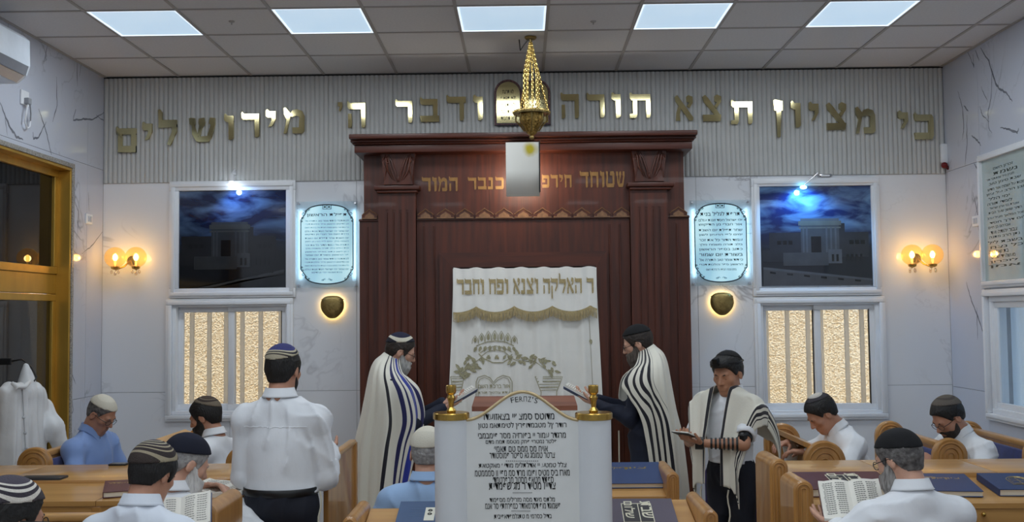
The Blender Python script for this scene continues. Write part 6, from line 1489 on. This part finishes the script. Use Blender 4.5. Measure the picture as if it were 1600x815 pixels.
# --- grey bearded man reading, back view
p13 = person('person with grey beard and large black skullcap holding up an open book', 1.585, 4.16, R(14), sit=True, lean=.12, hp=20, hy=R(24), dz=0.05, kip=(K_black, 14, .016, .006), hair=hair_salt, ht=.008, beard=(beard_gry, .09, 1.1), glasses=m_black, top=sh_white, skin=skin_b, seed=23, yoke=True, vox=.008, wide=1.2, belly=.03, arms=[((-.24, .20, .945), (-.9, -.3, -.5)), ((.06, .30, .95), (.9, -.2, -.5))], hands=[((-.1, .8, .1), (0, .3, .9), (-.9, .3, .1), .25), None], hs=0.92)
ux = Vector((.93, -.18, .06)); open_book(frame_of(at(1331, 785, 4.38), ux, Vector((.10, .75, .55))), .125, .215, .035, 'open book with two printed columns held by the grey bearded man', c_maroon, .12, 16)
open_book(frame_of(at(283, 806, 4.20), Vector((.9, .2, .12)), Vector((-.2, .8, .45))), .12, .20, .03, 'open book held up before the man with patterned skullcap', c_navy, .2, 12)

# ---------------------------------------------------------------- prayer shawls
def shawl_mat(name, stripes, base=(228, 224, 210)):
    m = mat(name, base, .85, bump=.15, bscale=120, sheen=.3); nt = m.node_tree; N = nt.nodes.new; L = nt.links.new; b = nt.nodes['Principled BSDF']
    uv = N('ShaderNodeUVMap'); uv.uv_map = 'UVMap'; sp = N('ShaderNodeSeparateXYZ'); L(uv.outputs[0], sp.inputs[0])
    rp = N('ShaderNodeValToRGB'); rp.color_ramp.interpolation = 'CONSTANT'; e = rp.color_ramp.elements
    st = [(0, base)]
    for a, w, c in stripes: st += [(a, c), (a+w, base)]
    while len(e) < len(st): e.new(.5)
    for q, (p, c) in zip(e, st): q.position = p; q.color = (*lin(c), 1)
    L(sp.outputs[0], rp.inputs[0]); L(rp.outputs[0], b.inputs['Base Color']); return m
def shawl(p, rings, side, mt, nu=120, nv=90, seed=0, nm='prayer_shawl'):
    """rings: (z, half width, depth back, depth front, centre y, opening angle near side, opening far side, tilt)"""
    rings = np.array(rings, float); s = p['s']; rng = np.random.RandomState(seed); ph = rng.rand(6)*6.28
    tt = np.linspace(0, len(rings)-1, nv); P = []; UV = []
    def smooth(col): 
        x = np.arange(len(rings)); y = rings[:, col]; i = np.clip(tt.astype(int), 0, len(rings)-2); f = tt-i; m = np.gradient(y)
        return (2*f**3-3*f**2+1)*y[i]+(f**3-2*f**2+f)*m[i]+(-2*f**3+3*f**2)*y[i+1]+(f**3-f**2)*m[i+1]
    C = [smooth(c) for c in range(8)]
    for i in range(nv):
        z, a, bb, bf, cy, o1, o2, tl = [c[i] for c in C]; v = i/(nv-1); row = []
        for j in range(nu):
            u = j/(nu-1); th = R(o1)+(2*math.pi-R(o1)-R(o2))*u; sx, cz = math.sin(th), math.cos(th)
            amp = .030*max(0, v-.12)**.9
            rip = amp*(math.sin(th*9+ph[0]+1.5*math.sin(v*3+ph[1]))+.6*math.sin(th*17+ph[2]+v*2)+.5*math.sin(th*5+ph[3]))*(0.55+.45*abs(cz))
            r_ = 1+rip/max(a, .05); d = bf if cz > 0 else bb
            x = side*a*math.copysign(abs(sx)**.85, sx)*r_; y = cy+d*math.copysign(abs(cz)**.9, cz)*r_
            row.append((x, y, z+tl*cz+(.02*math.sin(th*4+ph[4]) if v > .9 else 0)*((v-.9)*10)))
        P.append(row)
    m = MB(); m.grid(P); me = m.mesh(nm, mt, 180); uvl = me.uv_layers.new(name='UVMap')
    for l in me.loops: uvl.data[l.index].uv = ((l.vertex_index % nu)/(nu-1), (l.vertex_index//nu)/(nv-1))
    o = addobj(nm, me, p['root']); sm = o.modifiers.new('s', 'SOLIDIFY'); sm.thickness = .006; sm.offset = 1
    return o
BK = (24, 22, 34); BL = (38, 52, 150); NB = (30, 30, 84)
SW1 = shawl_mat('shawl_blue', [(.028, .020, NB), (.066, .034, BL), (.118, .014, NB), (.150, .022, NB), (.225, .018, BK)])
SW2 = shawl_mat('shawl_black', [(.02, .022, BK), (.075, .020, BK), (.125, .020, BK), (.17, .018, BK), (.215, .006, (90, 88, 90))])
RG = [(1.545, .068, .058, .07, .014, 60, 60, -.035), (1.515, .088, .070, .085, .004, 55, 55, -.045), (1.470, .158, .096, .12, -.012, 46, 46, -.05), (1.420, .225, .120, .17, -.015, 40, 40, -.03), (1.32, .268, .150, .215, -.005, 30, 32, -.01), (1.14, .275, .185, .235, .0, 26, 40, 0), (.95, .268, .210, .205, -.01, 36, 60, 0), (.60, .265, .228, .17, -.02, 48, 76, 0), (.17, .265, .238, .15, -.03, 55, 84, 0)]
p7 = person('person in white prayer shawl with blue stripes reading before the ark', -0.906, 7.0, R(-80), hp=22, s=1.003, lean=.05, kip=(K_band, 22, .030, .005), hair=hair_brn, ht=.009, beard=(mat('beard_silver', (150, 148, 146), .7, rgb2=(206, 204, 200), nscale=40, stretch=(3, 3, .6), bump=.7, bscale=60), .12, 1.), glasses=m_black, top=suit_navy, bottom=suit_black, skin=skin_b, seed=17, vox=.006, jacket=True, arms=[((-.07, .36, 1.22), (-.25, -.25, -1)), ((.07, .35, 1.20), (.25, -.25, -1))], hands=[((.1, .9, .3), (.2, -.3, 1), (-.9, 0, .3), .3), ((-.1, .9, .3), (-.2, -.3, 1), (.9, 0, .3), .3)], hs=0.96)
shawl(p7, RG, 1, SW1, seed=3)
p9 = person('person in white prayer shawl with black stripes reading before the ark', 0.868, 7.2, R(82), hp=20, s=1.022, lean=.05, kip=(K_black, 8, .036, .006), hair=hair_brn, ht=.010, beard=(mat('beard_brown_grey', (62, 52, 46), .7, rgb2=(112, 102, 94), nscale=40, stretch=(3, 3, .6), bump=.7, bscale=60), .12, 1.), glasses=m_black, top=suit_navy, bottom=suit_black, skin=skin_b, seed=19, vox=.006, jacket=True, arms=[((-.07, .35, 1.20), (-.25, -.25, -1)), ((.07, .36, 1.22), (.25, -.25, -1))], hands=[((.1, .9, .3), (.2, -.3, 1), (-.9, 0, .3), .3), ((-.1, .9, .3), (-.2, -.3, 1), (.9, 0, .3), .3)], hs=0.96)
RG2 = [tuple([r[0]*1.02]+list(r[1:5])+[(58, 54, 46, 40, 44, 78, 86, 92, 96)[i]]+list(r[6:])) for i, r in enumerate(RG)]
shawl(p9, RG2, -1, SW2, seed=8)
tassel(p9, -.10, .20, 1.02, .62); tassel(p7, .12, .20, .62, .30)
def held_book(p, lab, cover, z=1.30, y=.47, w=.105, d=.19, tilt=.5, x=0.):
    M = wm(p['root']) @ frame_of((x, y, z), (1, 0, 0), (0, math.cos(tilt), math.sin(tilt))); return open_book(M, w, d, .03, lab, cover, .25)
held_book(p7, 'open book in the hands of the man with blue striped shawl', c_navy, 1.265, .50)
held_book(p9, 'open book in the hands of the man with black striped shawl', c_navy, 1.265, .50)

# ---------------------------------------------------------------- young man with tefillin
S10 = .92
p10 = person('person with black head box, arm straps and small white shawl reading a booklet', 1.265, 6.3, R(132), hp=17, hy=R(8), s=S10, kip=(K_black, 30, .058, .004), hx=(((.0, .074, .086), (.050, .034, .026)),), hair=hair_blk, ht=.011, hairline=((-.12, -.05, -.012, .012, .030, .055, .075, .1), (-.060, -.050, .010, .024, .0, .04, .066, .072)), top=sh_white, bottom=trou, skin=SK('young', (182, 130, 100)), seed=20, vox=.006, short=True, arms=[((-.02, .30, 1.06), (-.9, -.35, -.3)), ((.06, .31, 1.07), (.7, -.2, -.7))], hands=[((.4, .8, .25), (.2, .2, 1), (-.9, .2, .1), .5), ((-.3, .9, .25), (-.2, .2, 1), (.9, .2, .1), .5)], untucked=False, wide=.95, hs=1.1)
fH = p10['fH']; rt = p10['root']; s = S10*1.06
b = Matrix(p10['H']).to_4x4(); 
m = MB(); M = Matrix.Translation(Vector(fH((0, .112, .118)))) @ b
bmx = bmesh.new(); bmesh.ops.create_cube(bmx, size=1); bmesh.ops.bevel(bmx, geom=bmx.edges[:], offset=.08, segments=2, affect='EDGES'); bmx.transform(Matrix.Diagonal((.034, .034, .036, 1))); m.bm(bmx, M); local(rt, m, 'head_box', m_strap, 40)
m = MB(); bmx = bmesh.new(); bmesh.ops.create_cube(bmx, size=1); bmx.transform(Matrix.Diagonal((.046, .046, .008, 1))); m.bm(bmx, Matrix.Translation(Vector(fH((0, .106, .098)))) @ b); local(rt, m, 'head_box_base', m_strap)
m = MB(); m.tube([fH(((.076+.014)*math.cos(a), -.014+(.098+.016)*math.sin(a), (.074+.026*math.sin(a)))) for a in [2*math.pi*k/28 for k in range(28)]], .0055, 6, closed=True); local(rt, m, 'head_strap', m_strap, 60)
E_, W_, SHd = Vector(p10['E'][0]), Vector(p10['W'][0]), Vector(p10['SH'][0])
def ringband(c, d, r, w, nm):
    d = Vector(d).normalized(); u = d.orthogonal().normalized(); v = d.cross(u); m = MB(); rows = []
    for (q, g) in ((-w/2, 0), (-w/2, .003), (w/2, .003), (w/2, 0)): rows.append([Vector(c)+d*q+(u*math.cos(a)+v*math.sin(a))*(r+g) for a in [2*math.pi*k/24 for k in range(24)]])
    m.grid(rows, True); return local(rt, m, nm, m_strap, 40)
for k in range(7):
    u = .16+.105*k; ringband(E_.lerp(W_, u), (W_-E_), .0375*S10+(.026-.038)*S10*u+.004, .012, 'arm_strap')
ringband(SHd.lerp(E_, .80), (E_-SHd), .044*S10, .03, 'arm_strap')
m = MB(); m.bbox(-.018, .018, -.018, .018, -.018, .018, .004); o = local(rt, m, 'arm_box', m_strap); o.location = SHd.lerp(E_, .80)+Vector((-.02, .045, .0))
ringband(W_+(W_-E_).normalized()*.02, (W_-E_), .034, .05, 'hand_strap')
tassel(p10, -.10, .17, .78, .40); tassel(p10, .10, .17, .78, .42)
# two shawl panels over the shoulders, falling in front
SW3 = shawl_mat('shawl_small', [(.0, .09, (30, 28, 36)), (.72, .035, (34, 32, 40)), (.80, .05, (34, 32, 40)), (.88, .02, (34, 32, 40))])
for sg in (-1, 1):
    P = []; nu, nv = 40, 70; up = p10['up']; hz = p10['hz']
    for i in range(nv):
        v = i/(nv-1); row = []
        for j in range(nu):
            u = j/(nu-1); xx = .058+.19*min(u/.72, 1); fall = max(0, u-.72)/.28*.13
            ztop = (.578-.53*xx if xx < .165 else .415+math.sqrt(max(.0004, .082**2-(xx-.157)**2)))+.006-fall
            x = sg*(xx+.012*(fall > 0))
            if v < .30:      # back
                w = v/.30; z = ztop-(1-w)*(.30); y = -.135-.015*math.sin(u*5)+.125*w**2.5
            elif v < .42:    # over the shoulder
                w = (v-.30)/.12; z = ztop+.012*math.sin(math.pi*w); y = -.010+.085*w
            else:
                w = (v-.42)/.58; z = ztop-w*(.62-.10*u); y = .075+.085*min(1, w*2.0)**.8+.012*math.sin(u*9+w*2)+.03*max(0, w-.4)*(1-u); x = sg*(.058+(xx-.058)*(1-.50*min(1, w*1.5)**.8))
            row.append(tuple(up(x/S10, y/S10*1.0, z)))
        P.append(row)
    m = MB(); m.grid(P); me = m.mesh('small_shawl', SW3, 180); uvl = me.uv_layers.new(name='UVMap')
    for l in me.loops: uvl.data[l.index].uv = ((l.vertex_index % nu)/(nu-1), (l.vertex_index//nu)/(nv-1))
    o = addobj('small_shawl', me, rt); sm = o.modifiers.new('s', 'SOLIDIFY'); sm.thickness = .008; sm.offset = 1
# dark booklet in his hands
M = wm(rt) @ frame_of((.02, .42, 1.115), (1, 0, 0), (0, .94, .34))
t = thing_m('booklet', M, 'small dark booklet in the hands of the young man with arm straps', 'book')
local(t, MB().bbox(-.062, .062, -.05, .05, 0, .003, .001), 'cover', m_black); local(t, MB().bbox(-.058, .0, -.046, .046, .003, .012, .002), 'page_block', m_paper); local(t, MB().bbox(.002, .058, -.046, .046, .003, .010, .002), 'page_block', m_paper)
# purple plastic chair behind him
pc = at(1112, 722, 6.9); t = thing('plastic_chair', (pc.x+.13, 6.95, 0), 'purple plastic chair behind the young man, against the wall', 'chair')
m_pur = mat('purple_plastic', (52, 44, 92), .35)
cx = pc.x+.13; zt = pc.z
for q in (-1, 1):
    MB().tube([(cx+q*.16, 6.75, .0), (cx+q*.17, 6.80, .42), (cx+q*.175, 6.80, zt-.05), (cx+q*.15, 6.80, zt)], .022, 8).build('front_frame', m_pur, t, 60); MB().tube([(cx+q*.17, 7.15, 0), (cx+q*.17, 7.12, .44)], .02, 8).build('leg', m_pur, t, 60)
MB().bbox(cx-.19, cx+.19, 6.78, 7.16, .42, .45, .01).build('seat', m_pur, t, 40); MB().bbox(cx-.16, cx+.16, 6.785, 6.815, zt-.055, zt+.005, .012).build('top_rail', m_pur, t, 40); MB().bbox(cx-.17, cx+.17, 6.79, 6.81, .45, .60, .01).build('lower_back', m_pur, t, 40)
# small things left on the long desk
pp = atz(186, 726, 1.0); ph = thing('mobile_phone', (pp.x, pp.y, 1.0), 'small black phone lying at the back of the ledge before the man in blue shirt', 'phone')
local(ph, MB().bbox(-.05, .05, -.035, .035, .0, .010, .004), 'casing', m_black, 40); local(ph, MB().box(-.044, .044, -.03, .03, .010, .0106), 'screen', mat('dark_screen', (10, 12, 16), .08))
pp = slope_M(48, 762, *LL).translation; ph = thing('black_case', (pp.x, pp.y+.16, pp.z+.002), 'flat dark case on the desk near the striped skullcap', 'case')
local(ph, MB().bbox(-.13, .10, -.05, .05, .004, .030, .006), 'casing', mat('dark_case', (34, 34, 38), .5), 40); local(ph, MB().bbox(-.12, .09, -.051, .049, .014, .017, .001), 'seam_band', m_black)
# ---------------------------------------------------------------- robe on its hook
hk = atx(28, 566, XL+.06)
t = thing('white_robe', (hk.x, hk.y, .55), 'long white robe hanging from a hook on the gold window frame', 'robe')
RB = Blob(); hx_, hy_, hz_ = XL+.12, hk.y, hk.z
def rp_(px, py, X): return atx(px, py, X)
sL, sR = rp_(14, 606, hx_), rp_(52, 604, hx_)
RB.cap((hx_, hy_, hz_-.02), (hx_, hy_, hz_-.12), .018, .05, .04)
RB.cap(sL+Vector((0, 0, -.04)), sR+Vector((0, .02, -.04)), .045, .045, .05)
for q, (a, b) in enumerate(((14, 18), (26, 32), (40, 44), (52, 54))):
    RB.cap(rp_(a, 612, hx_), rp_(b, 790, hx_-.0), .062, .075, .04)
e1 = rp_(70, 640, hx_+.02); e2 = rp_(84, 668, hx_+.10); e3 = rp_(100, 702, hx_+.16)
RB.cap(sR+Vector((0, .02, -.05)), e1, .055, .055, .04); RB.cap(e1, e2, .055, .06, .03); RB.cap(e2, e3, .06, .045, .03)
def rfold(P): return -.016*(1-np.abs(np.sin(P[:, 1]*21+P[:, 2]*1.2+.8*np.sin(P[:, 2]*3))))**3*np.clip((1.45-P[:, 2])*2, 0, 1)+.006*np.sin(P[:, 1]*42+P[:, 2]*3+np.sin(P[:, 2]*5))*np.clip((1.35-P[:, 2])*2, 0, 1)+.005*np.sin(P[:, 1]*90+P[:, 0]*40)
v, f = RB.mesh(.009, fold=rfold); c0 = Vector((hk.x, hk.y, .55)); addobj('robe_cloth', np_mesh('robe_cloth', v-np.array(c0), f, mat('white_cotton', (228, 230, 232), .85, bump=.15, bscale=30)), t)
m_btn = mat('button_grey', (186, 188, 192), .4)
for k in range(3):
    p = rp_(37+2*k, 652+24*k, hx_+.075); MB().ball(p, .010, 8).build('button', m_btn, t, 180)
MB().tube([rp_(19, 598, hx_+.05), rp_(26, 604, hx_+.085), rp_(38, 604, hx_+.085), rp_(46, 596, hx_+.05)], [.012, .016, .016, .012], 8).build('robe_collar', mat('white_cotton', (228, 230, 232)), t, 60)
MB().tube([rp_(35, 606, hx_+.07), rp_(37, 650, hx_+.073), rp_(41, 720, hx_+.078)], .004, 6).build('placket', m_btn, t, 60)
h = thing('coat_hook', (hk.x, hk.y, hk.z), 'black hook and hanger loop on the gold window frame holding the robe', 'hook')
MB().bbox(XL-.09, XL+.02, hy_-.012, hy_+.022, hz_-.015, hz_+.03, .006).build('hook_block', m_black, h); MB().tube([(XL+.02, hy_+.01, hz_+.01), (XL+.08, hy_+.012, hz_+.02), (XL+.135, hy_+.03, hz_-.03), (XL+.17, hy_+.035, hz_-.10), (XL+.17, hy_+.0, hz_-.125)], .006, 8).build('loop', m_black, h, 60)

if globals().get('DEBUG'):
    def pj(v): d = Vector(v)-Vector((0, 0, CAMZ)); z = d.dot(_fw); return 800+FPX*d.dot(_rt)/z, 407.5-FPX*d.dot(_up)/z
    TG = dict(p1=(-27, 67, 738), p2=(137, 183, 613), p3=(297, 345, 617), p4=(207, 275, 692), p5=(250, 322, 676), p6=(415, 468, 533), p7=(603, 648, 517), p8=(636, 700, 667), p9=(975, 1019, 505), p10=(1112, 1161, 550), p11=(1258, 1305, 612), p12=(1453, 1507, 617), p13=(1376, 1446, 665))
    for k, (a, b, t) in TG.items():
        p = globals()[k]; M = wm(p['root']); pts = []
        for th in np.linspace(0, 2*math.pi, 24):
            for ph in np.linspace(-1.5, 1.5, 12): pts.append(pj(M @ Vector(p['fH']((.086*math.cos(th)*math.cos(ph), -.014+.108*math.sin(th)*math.cos(ph), .036+.1*math.sin(ph))))))
        pts.append(pj(M @ Vector(p['fH']((0, .118, -.03))))); pts = np.array(pts); x0, x1 = pts[:, 0].min(), pts[:, 0].max(); y = pts[:, 1].min(); Y = M.translation.y
        print('HEAD', k, 'x %.0f-%.0f y %.0f' % (x0, x1, y), 'target', a, b, t, ' dX %.3f dz %.3f  wratio %.2f' % (((a+b)/2-(x0+x1)/2)*Y/FPX, -(t-y)*Y/FPX, (b-a)/(x1-x0)))
